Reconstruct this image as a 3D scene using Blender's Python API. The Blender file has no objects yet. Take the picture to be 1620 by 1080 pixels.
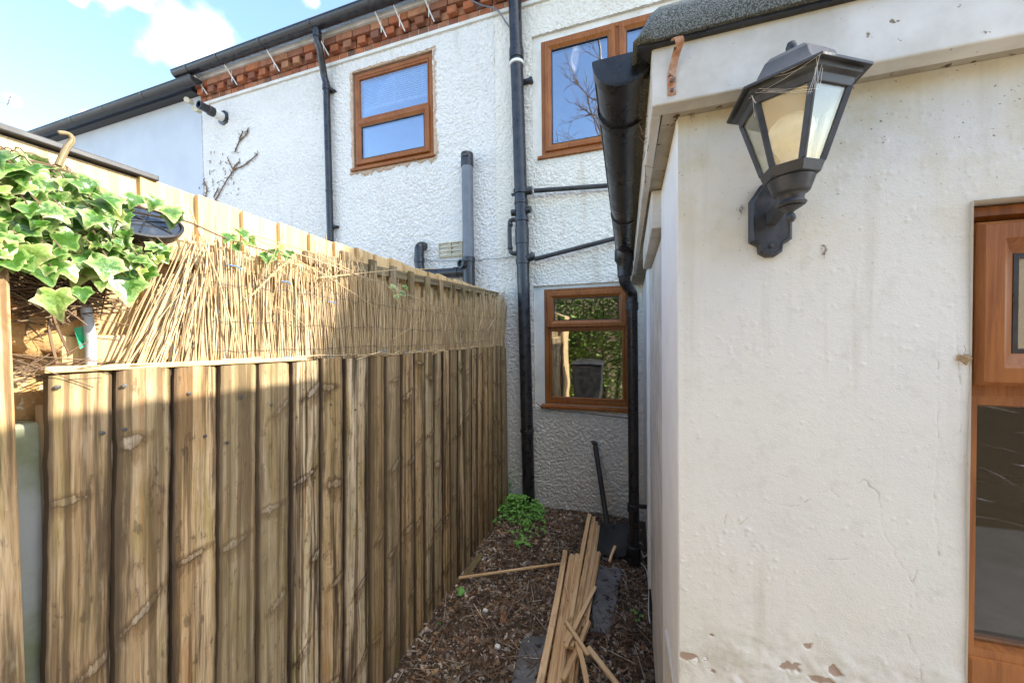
import bpy, math, random
import numpy as np
from mathutils import Vector, Matrix
R = math.radians
rnd = random.Random(7)

# ------------------------------------------------------------------ camera, sky, sun, exposure
F = 548.0
YAW, PITCH, ROLL = R(17.56), R(1.1), R(-0.7)
EYE = Vector((0, 0, 1.55))
_f = Vector((-math.sin(YAW)*math.cos(PITCH), math.cos(YAW)*math.cos(PITCH), -math.sin(PITCH)))
_r = Vector((math.cos(YAW), math.sin(YAW), 0)); _u = _r.cross(_f)
CR = _r*math.cos(ROLL) + _u*math.sin(ROLL)
CU = -_r*math.sin(ROLL) + _u*math.cos(ROLL)
CF = _f
scene = bpy.context.scene
COL = scene.collection
cam_d = bpy.data.cameras.new('camera'); cam = bpy.data.objects.new('camera', cam_d); COL.objects.link(cam)
M = Matrix.Identity(4)
for i in range(3):
    M[i][0], M[i][1], M[i][2], M[i][3] = CR[i], CU[i], -CF[i], EYE[i]
cam.matrix_world = M
cam_d.sensor_width = 36; cam_d.lens = F/1620*36
cam_d.clip_start = 0.02; cam_d.clip_end = 2000
scene.camera = cam

def ray(px, py): return CF + CR*((px-810)/F) - CU*((py-540)/F)
def aY(px, py, Y): d = ray(px, py); return EYE + d*(Y/d.y)
def aX(px, py, X): d = ray(px, py); return EYE + d*(X/d.x)
def aZ(px, py, Z): d = ray(px, py); return EYE + d*((Z-EYE.z)/d.z)

SUN_DIR = Vector((1.0, 0.40, 0.71)).normalized()
sun_el = math.asin(SUN_DIR.z); sun_az = math.atan2(SUN_DIR.x, SUN_DIR.y)
world = bpy.data.worlds.new('World'); scene.world = world; world.use_nodes = True
wt = world.node_tree; wt.nodes.clear()
wo = wt.nodes.new('ShaderNodeOutputWorld'); bg = wt.nodes.new('ShaderNodeBackground')
sky = wt.nodes.new('ShaderNodeTexSky'); sky.sky_type = 'NISHITA'; sky.sun_disc = False
sky.sun_elevation = sun_el; sky.sun_rotation = sun_az
sky.air_density = 1.0; sky.dust_density = 0.7; sky.ozone_density = 2.2
bg.inputs['Strength'].default_value = 0.09
# clouds: soft blobs broken up by noise, fixed in directions of the sky
tc = wt.nodes.new('ShaderNodeTexCoord')
nz = wt.nodes.new('ShaderNodeTexNoise'); nz.inputs['Scale'].default_value = 14; nz.inputs['Detail'].default_value = 8
wt.links.new(tc.outputs['Generated'], nz.inputs['Vector'])
acc = None
for px_rad in [(165, -14, .046, .9), (215, -4, .034, .9), (120, -18, .03, .6), (22, 160, .014, .3), (140, 184, .014, .6), (490, -4, .03, .6), (300, 60, .10, .18), None]:
    if px_rad is None: px, py, rad, amt = None, None, .80, .95
    else: px, py, rad, amt = px_rad
    d = ray(px, py).normalized() if px is not None else Vector((.35, -.12, .92)).normalized()   # the last one: big bright cloud bank out of view, added overhead as fill light
    vm = wt.nodes.new('ShaderNodeVectorMath'); vm.operation = 'DISTANCE'; vm.inputs[1].default_value = d
    wt.links.new(tc.outputs['Generated'], vm.inputs[0])
    mm = wt.nodes.new('ShaderNodeMath'); mm.operation = 'MULTIPLY_ADD'; mm.inputs[1].default_value = -1.0/rad; mm.inputs[2].default_value = 0.62 if rad < .5 else .66
    wt.links.new(vm.outputs['Value'], mm.inputs[0])
    ad = wt.nodes.new('ShaderNodeMath'); ad.operation = 'MULTIPLY_ADD'; ad.inputs[1].default_value = 2.2
    wt.links.new(nz.outputs['Fac'], ad.inputs[0]); wt.links.new(mm.outputs[0], ad.inputs[2])
    mr = wt.nodes.new('ShaderNodeMapRange'); mr.interpolation_type = 'SMOOTHSTEP'
    mr.inputs['From Min'].default_value = .95; mr.inputs['From Max'].default_value = 1.70; mr.inputs['To Max'].default_value = amt
    wt.links.new(ad.outputs[0], mr.inputs['Value'])
    if acc is None: acc = mr.outputs[0]
    else:
        mx = wt.nodes.new('ShaderNodeMath'); mx.operation = 'MAXIMUM'
        wt.links.new(acc, mx.inputs[0]); wt.links.new(mr.outputs[0], mx.inputs[1]); acc = mx.outputs[0]
cm = wt.nodes.new('ShaderNodeMix'); cm.data_type = 'RGBA'
wt.links.new(acc, cm.inputs['Factor']); wt.links.new(sky.outputs['Color'], cm.inputs[6])
cm.inputs[7].default_value = (11.8, 11.4, 10.9, 1)
wt.links.new(cm.outputs[2], bg.inputs['Color']); wt.links.new(bg.outputs['Background'], wo.inputs['Surface'])

sun_d = bpy.data.lights.new('sun', 'SUN'); sun_d.energy = 2.0; sun_d.angle = R(0.9); sun_d.color = (1, .94, .84)
sun = bpy.data.objects.new('sun', sun_d); COL.objects.link(sun)
sun.rotation_euler = SUN_DIR.to_track_quat('Z', 'Y').to_euler(); sun.location = (6, 3, 8)
scene.view_settings.view_transform = 'Standard'; scene.view_settings.look = 'None'
scene.view_settings.gamma = 1.0; scene.view_settings.exposure = 2.8

# ------------------------------------------------------------------ mesh helpers
class MB:
    def __init__(s): s.v = []; s.f = []; s.uv = []; s.a = []; s.e = []; s.k = []; s.has_uv = False
    def add(s, vs, fs, uv=None, a=0.0, e=None, kk=None):
        b = len(s.v); s.v += [tuple(p) for p in vs]; s.f += [tuple(i+b for i in q) for q in fs]
        s.uv += list(uv) if uv is not None else [(0, 0)]*len(vs)
        if uv is not None: s.has_uv = True
        s.a += [a]*len(vs); s.e += list(e) if e is not None else [0.0]*len(vs); s.k += list(kk) if kk is not None else [0.0]*len(vs)
        return s
    def box(s, x0, x1, y0, y1, z0, z1, a=0.0):
        return s.add([(x0,y0,z0),(x1,y0,z0),(x1,y1,z0),(x0,y1,z0),(x0,y0,z1),(x1,y0,z1),(x1,y1,z1),(x0,y1,z1)],
              [(0,3,2,1),(4,5,6,7),(0,1,5,4),(1,2,6,5),(2,3,7,6),(3,0,4,7)], a=a)
    def hexa(s, p, uv=None, a=0.0):
        return s.add(p, [(0,3,2,1),(4,5,6,7),(0,1,5,4),(1,2,6,5),(2,3,7,6),(3,0,4,7)], uv=uv, a=a)
    def tube(s, pts, r, n=8, caps=True, a=0.0, flat=1.0):
        pts = [Vector(p) for p in pts]
        rr = r if isinstance(r, (list, tuple)) else [r]*len(pts)
        t0 = (pts[1]-pts[0]).normalized()
        up = Vector((0,0,1)) if abs(t0.z) < .9 else Vector((1,0,0))
        x = t0.cross(up).normalized()
        vs = []; L = 0; uv = []
        for i, p in enumerate(pts):
            t = (pts[min(i+1,len(pts)-1)]-pts[max(i-1,0)]).normalized()
            x = (x - t*x.dot(t)).normalized(); y = t.cross(x)
            if i: L += (p-pts[i-1]).length
            for k in range(n):
                c = 2*math.pi*k/n
                vs.append(p + x*math.cos(c)*rr[i] + y*math.sin(c)*rr[i]*flat); uv.append((k/n*.1, L))
        fs = [(i*n+k, i*n+(k+1)%n, (i+1)*n+(k+1)%n, (i+1)*n+k) for i in range(len(pts)-1) for k in range(n)]
        if caps: fs += [tuple(range(n-1,-1,-1)), tuple((len(pts)-1)*n+k for k in range(n))]
        return s.add(vs, fs, uv=uv, a=a)
    def lathe(s, prof, c=(0,0,0), axis=(0,0,1), n=24, rot=0.0):
        ax = Vector(axis).normalized(); up = Vector((0,0,1)) if abs(ax.z) < .9 else Vector((1,0,0))
        x = up.cross(ax).normalized(); y = ax.cross(x); c = Vector(c); vs = []
        for (r, h) in prof:
            for k in range(n):
                t = 2*math.pi*k/n+rot; vs.append(c + ax*h + (x*math.cos(t)+y*math.sin(t))*max(r,1e-5))
        m = len(prof)
        fs = [(i*n+k, i*n+(k+1)%n, (i+1)*n+(k+1)%n, (i+1)*n+k) for i in range(m-1) for k in range(n)]
        fs += [tuple(range(n-1,-1,-1)), tuple((m-1)*n+k for k in range(n))]
        return s.add(vs, fs)
    def ringframe(s, x0, x1, z0, z1, prof):
        """mitred rectangular frame in the XZ plane: prof = [(inset, y), ...]"""
        vs = []
        for (i, y) in prof: vs += [(x0+i,y,z0+i),(x1-i,y,z0+i),(x1-i,y,z1-i),(x0+i,y,z1-i)]
        m = len(prof); fs = []
        for j in range(m):
            b, c = j*4, ((j+1) % m)*4
            for k in range(4): fs.append((b+k, c+k, c+(k+1)%4, b+(k+1)%4))
        return s.add(vs, fs)
    def build(s, name, mat, parent=None, smooth=35, bevel=0.0, keep_origin=False):
        me = bpy.data.meshes.new(name)
        V = np.array(s.v, dtype=float).reshape(-1, 3)
        o0 = np.zeros(3)
        if not keep_origin and len(V): o0 = np.array([(V[:,0].min()+V[:,0].max())/2, (V[:,1].min()+V[:,1].max())/2, V[:,2].min()])
        me.from_pydata((V-o0).tolist(), [], s.f)
        if s.has_uv:
            ul = me.uv_layers.new(name='UVMap'); li = np.empty(len(me.loops), dtype=np.int32); me.loops.foreach_get('vertex_index', li)
            ul.data.foreach_set('uv', np.array(s.uv, dtype=np.float32)[li].ravel())
        if any(s.a):
            me.attributes.new('rnd', 'FLOAT', 'POINT').data.foreach_set('value', np.array(s.a, dtype=np.float32))
        if any(s.k):
            me.attributes.new('knot', 'FLOAT', 'POINT').data.foreach_set('value', np.array(s.k, dtype=np.float32))
        if any(s.e):
            me.attributes.new('edge', 'FLOAT', 'POINT').data.foreach_set('value', np.array(s.e, dtype=np.float32))
        return link(name, me, mat, parent, o0, smooth, bevel)

def link(name, me, mat, parent, o0, smooth, bevel):
    if mat: me.materials.append(mat)
    if smooth:
        me.polygons.foreach_set('use_smooth', [True]*len(me.polygons)); me.set_sharp_from_angle(angle=R(smooth))
    me.validate(); me.update()
    o = bpy.data.objects.new(name, me); COL.objects.link(o); o.location = o0
    if parent:
        o.parent = parent
        w = parent.location.copy(); p = parent.parent
        while p: w += p.location; p = p.parent
        o.location = Vector(o0) - w
    if bevel:
        b = o.modifiers.new('bevel', 'BEVEL'); b.width = bevel; b.segments = 2; b.limit_method = 'ANGLE'; b.angle_limit = R(40)
    return o

def tag(o, label, cat, group=None):
    o['label'] = label; o['category'] = cat
    if group: o['group'] = group
    return o
def thing(name, loc, label, cat, group=None):
    o = bpy.data.objects.new(name, None); o.empty_display_size = .05; COL.objects.link(o); o.location = loc
    return tag(o, label, cat, group)
def struct(o, kind='structure'): o['kind'] = kind; return o

_tab = np.random.RandomState(3).rand(256, 256)
def noise2(x, z, cell, seed=0):
    u = np.asarray(x)/cell + seed*17.31; v = np.asarray(z)/cell + seed*9.77
    i = np.floor(u).astype(int); j = np.floor(v).astype(int); fu = u-i; fv = v-j
    fu = fu*fu*(3-2*fu); fv = fv*fv*(3-2*fv)
    g = lambda a, b: _tab[a % 256, b % 256]
    return (g(i,j)*(1-fu)+g(i+1,j)*fu)*(1-fv) + (g(i,j+1)*(1-fu)+g(i+1,j+1)*fu)*fv
def sstep(a, b, x): t = np.clip((x-a)/(b-a), 0, 1); return t*t*(3-2*t)
def spline(pts, n=6):
    pts = [Vector(p) for p in pts]; out = []
    for i in range(len(pts)-1):
        p0, p1, p2, p3 = pts[max(i-1,0)], pts[i], pts[i+1], pts[min(i+2,len(pts)-1)]
        for k in range(n):
            t = k/n
            out.append(.5*((2*p1)+(p2-p0)*t+(2*p0-5*p1+4*p2-p3)*t*t+(3*p1-p0-3*p2+p3)*t**3))
    out.append(pts[-1]); return out

# ------------------------------------------------------------------ material helpers
class NT:
    def __init__(s, name):
        s.m = bpy.data.materials.new(name); s.m.use_nodes = True; s.t = s.m.node_tree
        s.p = s.t.nodes['Principled BSDF']; s.out = s.t.nodes['Material Output']
    def n(s, typ, **kw):
        nd = s.t.nodes.new('ShaderNode'+typ)
        for k, v in kw.items():
            if k.startswith('i_'):
                k = k[2:]; sock = nd.inputs[int(k)] if k.isdigit() else nd.inputs[k]
                s.set(sock, v)
            else: setattr(nd, k, v)
        return nd
    def set(s, sock, v):
        if isinstance(v, bpy.types.NodeSocket): s.t.links.new(v, sock)
        elif isinstance(v, (tuple, list)) and sock.type == 'RGBA' and len(v) == 3: sock.default_value = (*v, 1)
        else: sock.default_value = v
    def math(s, op, a, b=0.0, c=0.0, clamp=False):
        nd = s.t.nodes.new('ShaderNodeMath'); nd.operation = op; nd.use_clamp = clamp
        for i, x in enumerate((a, b, c)): s.set(nd.inputs[i], x)
        return nd.outputs[0]
    def mix(s, fac, a, b, blend='MIX'):
        nd = s.t.nodes.new('ShaderNodeMix'); nd.data_type = 'RGBA'; nd.blend_type = blend
        s.set(nd.inputs[0], fac); s.set(nd.inputs[6], a); s.set(nd.inputs[7], b); return nd.outputs[2]
    def noise(s, vec, scale, detail=4, rough=.55, dist=0.0):
        nd = s.n('TexNoise', i_Scale=scale, i_Detail=detail, i_Roughness=rough, i_Distortion=dist)
        if vec is not None: s.t.links.new(vec, nd.inputs['Vector'])
        return nd.outputs['Fac']
    def ramp(s, fac, lo, hi, a=0.0, b=1.0):
        nd = s.n('MapRange', interpolation_type='SMOOTHSTEP'); s.set(nd.inputs['Value'], fac)
        nd.inputs['From Min'].default_value = lo; nd.inputs['From Max'].default_value = hi
        nd.inputs['To Min'].default_value = a; nd.inputs['To Max'].default_value = b; return nd.outputs[0]
    def geo(s): return s.n('NewGeometry')
    def pos(s): return s.geo().outputs['Position']
    def scale(s, vec, sc):
        nd = s.n('Mapping'); s.t.links.new(vec, nd.inputs['Vector']); nd.inputs['Scale'].default_value = sc; return nd.outputs[0]
    def attr(s, name): return s.n('Attribute', attribute_name=name).outputs['Fac']
    def bump(s, h, strength=.3, dist=.005, prev=None):
        nd = s.n('Bump', i_Strength=strength, i_Distance=dist); s.set(nd.inputs['Height'], h)
        if prev is not None: s.t.links.new(prev, nd.inputs['Normal'])
        return nd.outputs[0]
    def fin(s, col, rough=.7, normal=None, spec=.4, metal=0.0):
        s.set(s.p.inputs['Base Color'], col); s.set(s.p.inputs['Roughness'], rough)
        s.p.inputs['Specular IOR Level'].default_value = spec; s.p.inputs['Metallic'].default_value = metal
        if normal is not None: s.t.links.new(normal, s.p.inputs['Normal'])
        return s.m

def m_plain(name, c1, c2, scale=12, rough=(.4,.6), bumpd=.0006, spec=.45, speck=None, metal=0.0, detail=5):
    k = NT(name); p = k.pos(); f = k.noise(p, scale, detail, .65)
    col = k.mix(k.ramp(f, .35, .7), c1, c2)
    if speck:
        s2 = k.noise(p, speck[1], 3, .6); col = k.mix(k.ramp(s2, speck[2], speck[2]+.05), col, speck[0])
    rg = k.ramp(f, .3, .7, *rough)
    return k.fin(col, rg, k.bump(k.noise(p, scale*8, 4), .5, bumpd), spec, metal)

def m_roughcast(name, col, dirt, dirt_amt=.35, fine=160):
    k = NT(name); p = k.pos()
    big = k.noise(p, 1.3, 5, .6); mid = k.noise(p, 30, 3, .6)
    c = k.mix(k.ramp(mid, .3, .7, 0, .6), col, tuple(x*.88 for x in col))
    c = k.mix(k.ramp(big, .5, .78, 0, dirt_amt), c, dirt)
    c = k.mix(k.math('MULTIPLY', k.ramp(k.noise(k.scale(p, (9, 9, .7)), 1.0, 4, .6), .54, .72, 0, .55), k.ramp(k.noise(p, 1.1, 3), .42, .6)), c, dirt)
    sp = k.noise(p, 55, 2); c = k.mix(k.ramp(sp, .68, .74, 0, .35), c, (.28,.24,.18))
    h = k.math('ADD', k.noise(p, fine, 3, .6), k.ramp(k.noise(p, 75, 2, .5), .42, .62))
    return k.fin(c, .85, k.bump(h, .7, .004), .25)

def m_wood(name, light, mid, dark, green=None, dark_amt=.5, gloss=.75, edge_dark=0.0, fine=1.0):
    """weathered or new timber: UV = metres across, metres along; 'rnd' = a number per board"""
    k = NT(name); uv = k.n('UVMap').outputs[0]; r = k.attr('rnd')
    sx = k.n('SeparateXYZ'); k.t.links.new(uv, sx.inputs[0]); u, v = sx.outputs[0], sx.outputs[1]
    off = k.math('MULTIPLY', r, 91.7)
    cx = k.n('CombineXYZ', i_X=u, i_Y=v, i_Z=off).outputs[0]
    # knots
    kv = k.n('CombineXYZ', i_X=k.math('ADD', k.math('MULTIPLY', u, 8.0), k.math('MULTIPLY', v, 1.1)), i_Y=k.math('MULTIPLY', v, 4.6), i_Z=off).outputs[0]
    vo = k.n('TexVoronoi', i_Scale=1.0); k.t.links.new(kv, vo.inputs['Vector']); d = vo.outputs['Distance']
    kn = k.math('DIVIDE', 1.0, k.math('ADD', 1.0, k.math('MULTIPLY', k.math('POWER', d, 2.0), 55.0)))
    wv = k.noise(k.scale(cx, (6, 1.1, 1)), 1.0, 3, .5)
    kn = k.math('MULTIPLY', kn, k.ramp(k.n('SeparateColor', i_Color=vo.outputs['Color']).outputs[0], .30, .40))
    sep = k.math('ADD', k.math('MULTIPLY', u, 75*fine), k.math('ADD', k.math('MULTIPLY', wv, 5.0), k.math('MULTIPLY', kn, 6.0)))
    ring = k.noise(k.n('CombineXYZ', i_X=sep, i_Y=k.math('MULTIPLY', v, .6), i_Z=off).outputs[0], 1.0, 3, .6)
    fib = k.noise(k.scale(cx, (270, 6, 1)), 1.0, 5, .7, .2)
    fib2 = k.noise(k.scale(cx, (120, 3.0, 1)), 1.0, 5, .65, .3)
    blot = k.noise(k.scale(cx, (11, 2.2, 1)), 1.0, 5, .6)
    spot = k.noise(k.scale(cx, (60, 22, 1)), 1.0, 5, .7)
    t = k.math('ADD', k.math('MULTIPLY', ring, .50), k.math('ADD', k.math('MULTIPLY', fib, .35), k.math('ADD', k.math('MULTIPLY', fib2, .35), k.math('MULTIPLY_ADD', blot, .6, -.3))))
    col = k.mix(k.ramp(t, .47, .74), mid, light)
    col = k.mix(k.ramp(k.noise(k.scale(cx, (34, 1.3, 1)), 1.0, 5, .65), .47, .63, 0, dark_amt), col, dark)
    if green:
        col = k.mix(k.ramp(k.math('ADD', blot, k.math('MULTIPLY', r, .18)), .50, .70, 0, .6), col, green)
        col = k.mix(k.ramp(k.noise(k.scale(cx, (18, 3.2, 1)), 3.0, 4, .6), .54, .70, 0, .32), col, tuple(min(1, (x*.6+.16)) for x in light))
        col = k.mix(k.ramp(spot, .56, .66, 0, .6), col, dark)
        col = k.mix(k.ramp(k.noise(k.scale(cx, (26, 1.0, 3)), 2.0, 4, .6), .58, .70, 0, .7), col, (.33,.15,.05))
    col = k.mix(k.ramp(fib, .54, .66, 0, .6), col, dark)
    pick = k.ramp(k.n('SeparateColor', i_Color=vo.outputs['Color']).outputs[0], .44, .46, 0, 0.0 if green else 1.0)
    dn = k.math('ADD', d, k.math('MULTIPLY_ADD', fib2, .5, -.25))
    ringm = k.math('MULTIPLY', pick, k.math('MULTIPLY', k.ramp(dn, .30, .20), k.ramp(dn, .10, .16)))
    corem = k.math('MULTIPLY', pick, k.ramp(dn, .17, .11))
    col = k.mix(k.math('MULTIPLY', ringm, .55), col, dark)
    col = k.mix(k.math('MULTIPLY', corem, .75), col, k.mix(fib2, mid, tuple(min(1, x*1.25+.05) for x in light)))
    if green:
        kq = k.math('ADD', k.attr('knot'), k.math('MULTIPLY', k.math('ADD', k.math('MULTIPLY_ADD', fib2, .9, -.45), k.math('MULTIPLY_ADD', spot, 1.0, -.5)), k.ramp(k.attr('knot'), .02, .3)))
        col = k.mix(k.math('MULTIPLY', k.ramp(kq, .08, .38), .75), col, k.mix(1.0, col, (.46,.38,.28), 'MULTIPLY'))
        col = k.mix(k.math('MULTIPLY', k.ramp(kq, .56, .86), k.ramp(spot, .36, .56, .25, .8)), col, k.mix(k.ramp(fib, .35, .65), (.27,.215,.15), (.60,.52,.40)))
        col = k.mix(k.math('MULTIPLY', k.ramp(kq, .98, 1.12), .7), col, dark)
        col = k.mix(k.math('MULTIPLY', k.math('MULTIPLY', k.ramp(kq, .46, .56), k.ramp(kq, .68, .58)), .75), col, dark)
        r2 = k.math('FRACT', k.math('MULTIPLY', r, 7.13)); r3 = k.math('FRACT', k.math('MULTIPLY', r, 13.7))
        col = k.mix(k.ramp(r2, .45, 1, 0, .5), col, k.mix(1.0, col, (1.15,.92,.62), 'MULTIPLY'))
        col = k.mix(k.ramp(r3, .5, 1, 0, .6), col, k.mix(1.0, col, (.80,.86,.90), 'MULTIPLY'))
        lng = k.noise(k.scale(cx, (46, .55, 1)), 1.0, 4, .6)
        col = k.mix(k.ramp(lng, .51, .60, 0, .85), col, k.mix(1.0, col, (.26,.21,.15), 'MULTIPLY'))
        col = k.mix(k.ramp(k.noise(k.scale(cx, (13, 1.6, 2)), 1.7, 5, .65), .50, .64, 0, .7), col, k.mix(1.0, col, (.66,.68,.36), 'MULTIPLY'))
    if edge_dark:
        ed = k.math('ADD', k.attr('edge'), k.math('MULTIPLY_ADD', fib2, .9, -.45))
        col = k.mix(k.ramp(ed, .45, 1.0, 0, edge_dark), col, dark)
    col = k.mix(k.ramp(r, 0, 1, 0, .45), col, tuple(x*.55 for x in mid))
    h = k.math('ADD', k.math('MULTIPLY', fib, .5), k.math('ADD', k.math('MULTIPLY', fib2, .8), k.math('MULTIPLY', kn, .6)))
    return k.fin(col, gloss, k.bump(h, .8, .003), .3)

def m_island(name, cols, rough=.75, scale=None, bump=None, trans=0.0):
    """colour differs from piece to piece"""
    k = NT(name); g = k.geo(); r = g.outputs['Random Per Island']
    cr = k.n('ValToRGB'); k.t.links.new(r, cr.inputs[0]); e = cr.color_ramp.elements; cr.color_ramp.interpolation = 'LINEAR'
    while len(e) < len(cols): e.new(.5)
    for i, c in enumerate(cols): e[i].position = i/(len(cols)-1); e[i].color = (*c, 1)
    col = cr.outputs[0]
    if scale:
        f = k.noise(g.outputs['Position'], scale, 3, .6); col = k.mix(k.ramp(f, .35, .7, 0, .55), col, tuple(x*.4 for x in cols[len(cols)//2]))
    nm = k.bump(k.noise(g.outputs['Position'], bump, 3), .5, .002) if bump else None
    return k.fin(col, rough, nm, .3)

MAT = {}
MAT['white_render'] = m_roughcast('white_roughcast', (.73,.705,.66), (.55,.51,.44), .4)
MAT['cream_render'] = m_roughcast('cream_roughcast', (.76,.715,.625), (.54,.47,.37), .5)
MAT['pale_wall'] = m_plain('pale_blue_grey_paint', (.47,.50,.53), (.43,.46,.49), 2.2, (.7,.8), .0004, .2)
MAT['smooth_cream'] = m_plain('smooth_cream_paint', (.68,.66,.60), (.58,.55,.48), 6, (.6,.8), .0015, .25, ((.25,.2,.14), 40, .68))
MAT['white_board'] = m_plain('white_painted_board', (.86,.88,.89), (.77,.79,.79), 5, (.45,.6), .0006, .35, ((.2,.17,.13), 70, .74))
MAT['fascia'] = m_plain('dirty_cream_fascia', (.66,.64,.60), (.47,.45,.40), 5, (.55,.75), .0010, .3, ((.2,.16,.1), 70, .68))
MAT['soffit'] = m_plain('grubby_soffit', (.42,.38,.31), (.28,.24,.18), 12, (.7,.85), .0008, .2, ((.1,.07,.04), 45, .62))
MAT['black_plastic'] = m_plain('black_plastic', (.012,.012,.014), (.03,.03,.032), 14, (.22,.45), .0004, .5, ((.11,.11,.11), 90, .70))
MAT['black_dusty'] = m_plain('dusty_black_plastic', (.02,.02,.022), (.05,.048,.045), 9, (.38,.6), .0005, .4, ((.25,.25,.25), 130, .74))
MAT['black_iron'] = m_plain('black_painted_metal', (.026,.027,.030), (.06,.061,.065), 30, (.4,.55), .0004, .45, ((.2,.19,.17), 160, .74))
MAT['grey_plastic'] = m_plain('grey_plastic', (.12,.13,.15), (.17,.18,.20), 7, (.4,.6), .0003, .4)
MAT['white_plastic'] = m_plain('white_plastic', (.75,.74,.71), (.62,.6,.55), 12, (.35,.5), .0003, .4)
MAT['cream_plastic'] = m_plain('cream_plastic', (.52,.47,.34), (.44,.39,.27), 15, (.45,.6), .0003, .35)
MAT['rust'] = m_plain('rusted_metal', (.35,.14,.06), (.55,.40,.30), 45, (.6,.85), .001, .3, ((.12,.05,.03), 60, .6))
MAT['brick'] = m_island('red_brick', [(.33,.10,.045),(.44,.15,.065),(.20,.07,.04),(.40,.19,.10),(.28,.11,.07),(.14,.07,.05)], .9, 14, 60)
MAT['mortar_patch'] = m_plain('bare_mortar', (.42,.30,.20), (.55,.42,.32), 30, (.85,.95), .004, .2)
MAT['room'] = m_plain('dim_room', (.25,.25,.25), (.2,.2,.2), 3, (.8,.9), .0005, .2)
MAT['stone'] = m_plain('orange_sandstone', (.50,.30,.12), (.34,.19,.08), 22, (.85,.95), .006, .2, ((.6,.5,.35), 30, .66))
MAT['slab'] = m_plain('dark_paving_slab', (.10,.10,.105), (.18,.18,.18), 14, (.5,.85), .004, .35, ((.03,.02,.015), 25, .58))
MAT['concrete'] = m_plain('mossy_concrete', (.30,.30,.27), (.16,.17,.08), 5, (.8,.95), .003, .2)
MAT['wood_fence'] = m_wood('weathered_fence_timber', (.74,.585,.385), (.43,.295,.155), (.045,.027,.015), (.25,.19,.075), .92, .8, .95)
MAT['wood_new'] = m_wood('yellow_new_timber', (.70,.52,.28), (.58,.39,.17), (.28,.15,.06), None, .35, .7)
MAT['wood_grey'] = m_wood('grey_brown_batten', (.40,.32,.21), (.26,.19,.11), (.06,.04,.025), (.2,.18,.07), .5, .85)
MAT['wood_slat'] = m_wood('planed_pine', (.88,.62,.36), (.72,.45,.22), (.25,.14,.06), None, .65, .55, 0.0, 1.6)
MAT['reed'] = m_island('dry_reed', [(.15,.09,.045),(.58,.43,.23),(.40,.27,.13),(.66,.52,.30),(.22,.14,.07),(.54,.40,.21),(.32,.21,.11),(.62,.48,.27),(.40,.33,.23)], .6)
MAT['twig'] = m_island('dry_twig', [(.07,.045,.03),(.16,.10,.06),(.24,.16,.09)], .85)
MAT['mulch'] = m_island('mulch_and_gravel', [(.06,.034,.021),(.20,.105,.055),(.31,.17,.085),(.09,.06,.042),(.44,.28,.15),(.19,.115,.07),(.09,.052,.032),(.44,.39,.33),(.15,.085,.045),(.70,.61,.50),(.21,.16,.13),(.085,.055,.036)], .5, 5)
MAT['soil'] = m_plain('dark_soil', (.05,.035,.025), (.09,.065,.045), 40, (.8,.95), .01, .2)
MAT['yard'] = m_plain('yard_paving', (.36,.33,.29), (.42,.39,.35), 3, (.8,.9), .002, .2)
MAT['weed'] = m_island('weed_green', [(.10,.26,.03),(.16,.36,.06),(.12,.30,.06),(.22,.42,.10)], .5)
MAT['hedge_leaf'] = m_island('hedge_green', [(.06,.12,.02),(.14,.23,.045),(.27,.36,.10),(.09,.17,.03)], .5)
MAT['bark'] = m_plain('pale_birch_bark', (.5,.47,.42), (.25,.22,.19), 9, (.8,.9), .004, .2)
MAT['blue'] = m_plain('blue_cord', (.05,.16,.35), (.1,.25,.45), 30, (.5,.6), .0003)
MAT['green_plastic'] = m_plain('green_plastic', (.02,.25,.12), (.03,.35,.18), 30, (.4,.6), .0003)
MAT['wire'] = m_plain('dark_wire', (.05,.045,.04), (.1,.09,.08), 30, (.5,.7), .0003)
MAT['silver'] = m_plain('dull_aluminium', (.45,.46,.48), (.35,.36,.38), 20, (.3,.45), .0003, .5, None, .8)

def m_upvc(name='golden_oak_upvc', vert=True):
    k = NT(name); p = k.pos()
    f = k.noise(k.scale(p, (90, 90, 5) if vert else (5, 90, 90)), 1.0, 5, .7, .6); b = k.noise(p, 5, 3)
    c = k.mix(k.ramp(f, .35, .7), (.28,.094,.018), (.165,.047,.008)); c = k.mix(k.ramp(b, .4, .7, 0, .3), c, (.38,.145,.04))
    return k.fin(c, .44, k.bump(f, .35, .0006), .32)
MAT['upvc'] = m_upvc()

def m_glass(name='window_glass', refl=.30, tint=(.78,.82,.84), fr=.5):
    k = NT(name); k.t.nodes.remove(k.p)
    tr = k.n('BsdfTransparent', i_Color=tint); gl = k.n('BsdfGlossy', i_Roughness=.004, i_Color=(.92,.95,1.0))
    lw = k.n('LayerWeight', i_Blend=.25)
    wob = k.bump(k.noise(k.pos(), 2.2, 2), .10, .02); k.t.links.new(wob, gl.inputs['Normal'])
    fac = k.math('ADD', refl, k.math('MULTIPLY', lw.outputs['Fresnel'], fr), clamp=True)
    mx = k.n('MixShader'); k.t.links.new(fac, mx.inputs[0]); k.t.links.new(tr.outputs[0], mx.inputs[1]); k.t.links.new(gl.outputs[0], mx.inputs[2])
    k.t.links.new(mx.outputs[0], k.out.inputs['Surface']); return k.m
MAT['glass'] = m_glass()
MAT['glass_dim'] = m_glass('dusty_window_glass', .03, (.8,.8,.8), .22)

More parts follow.
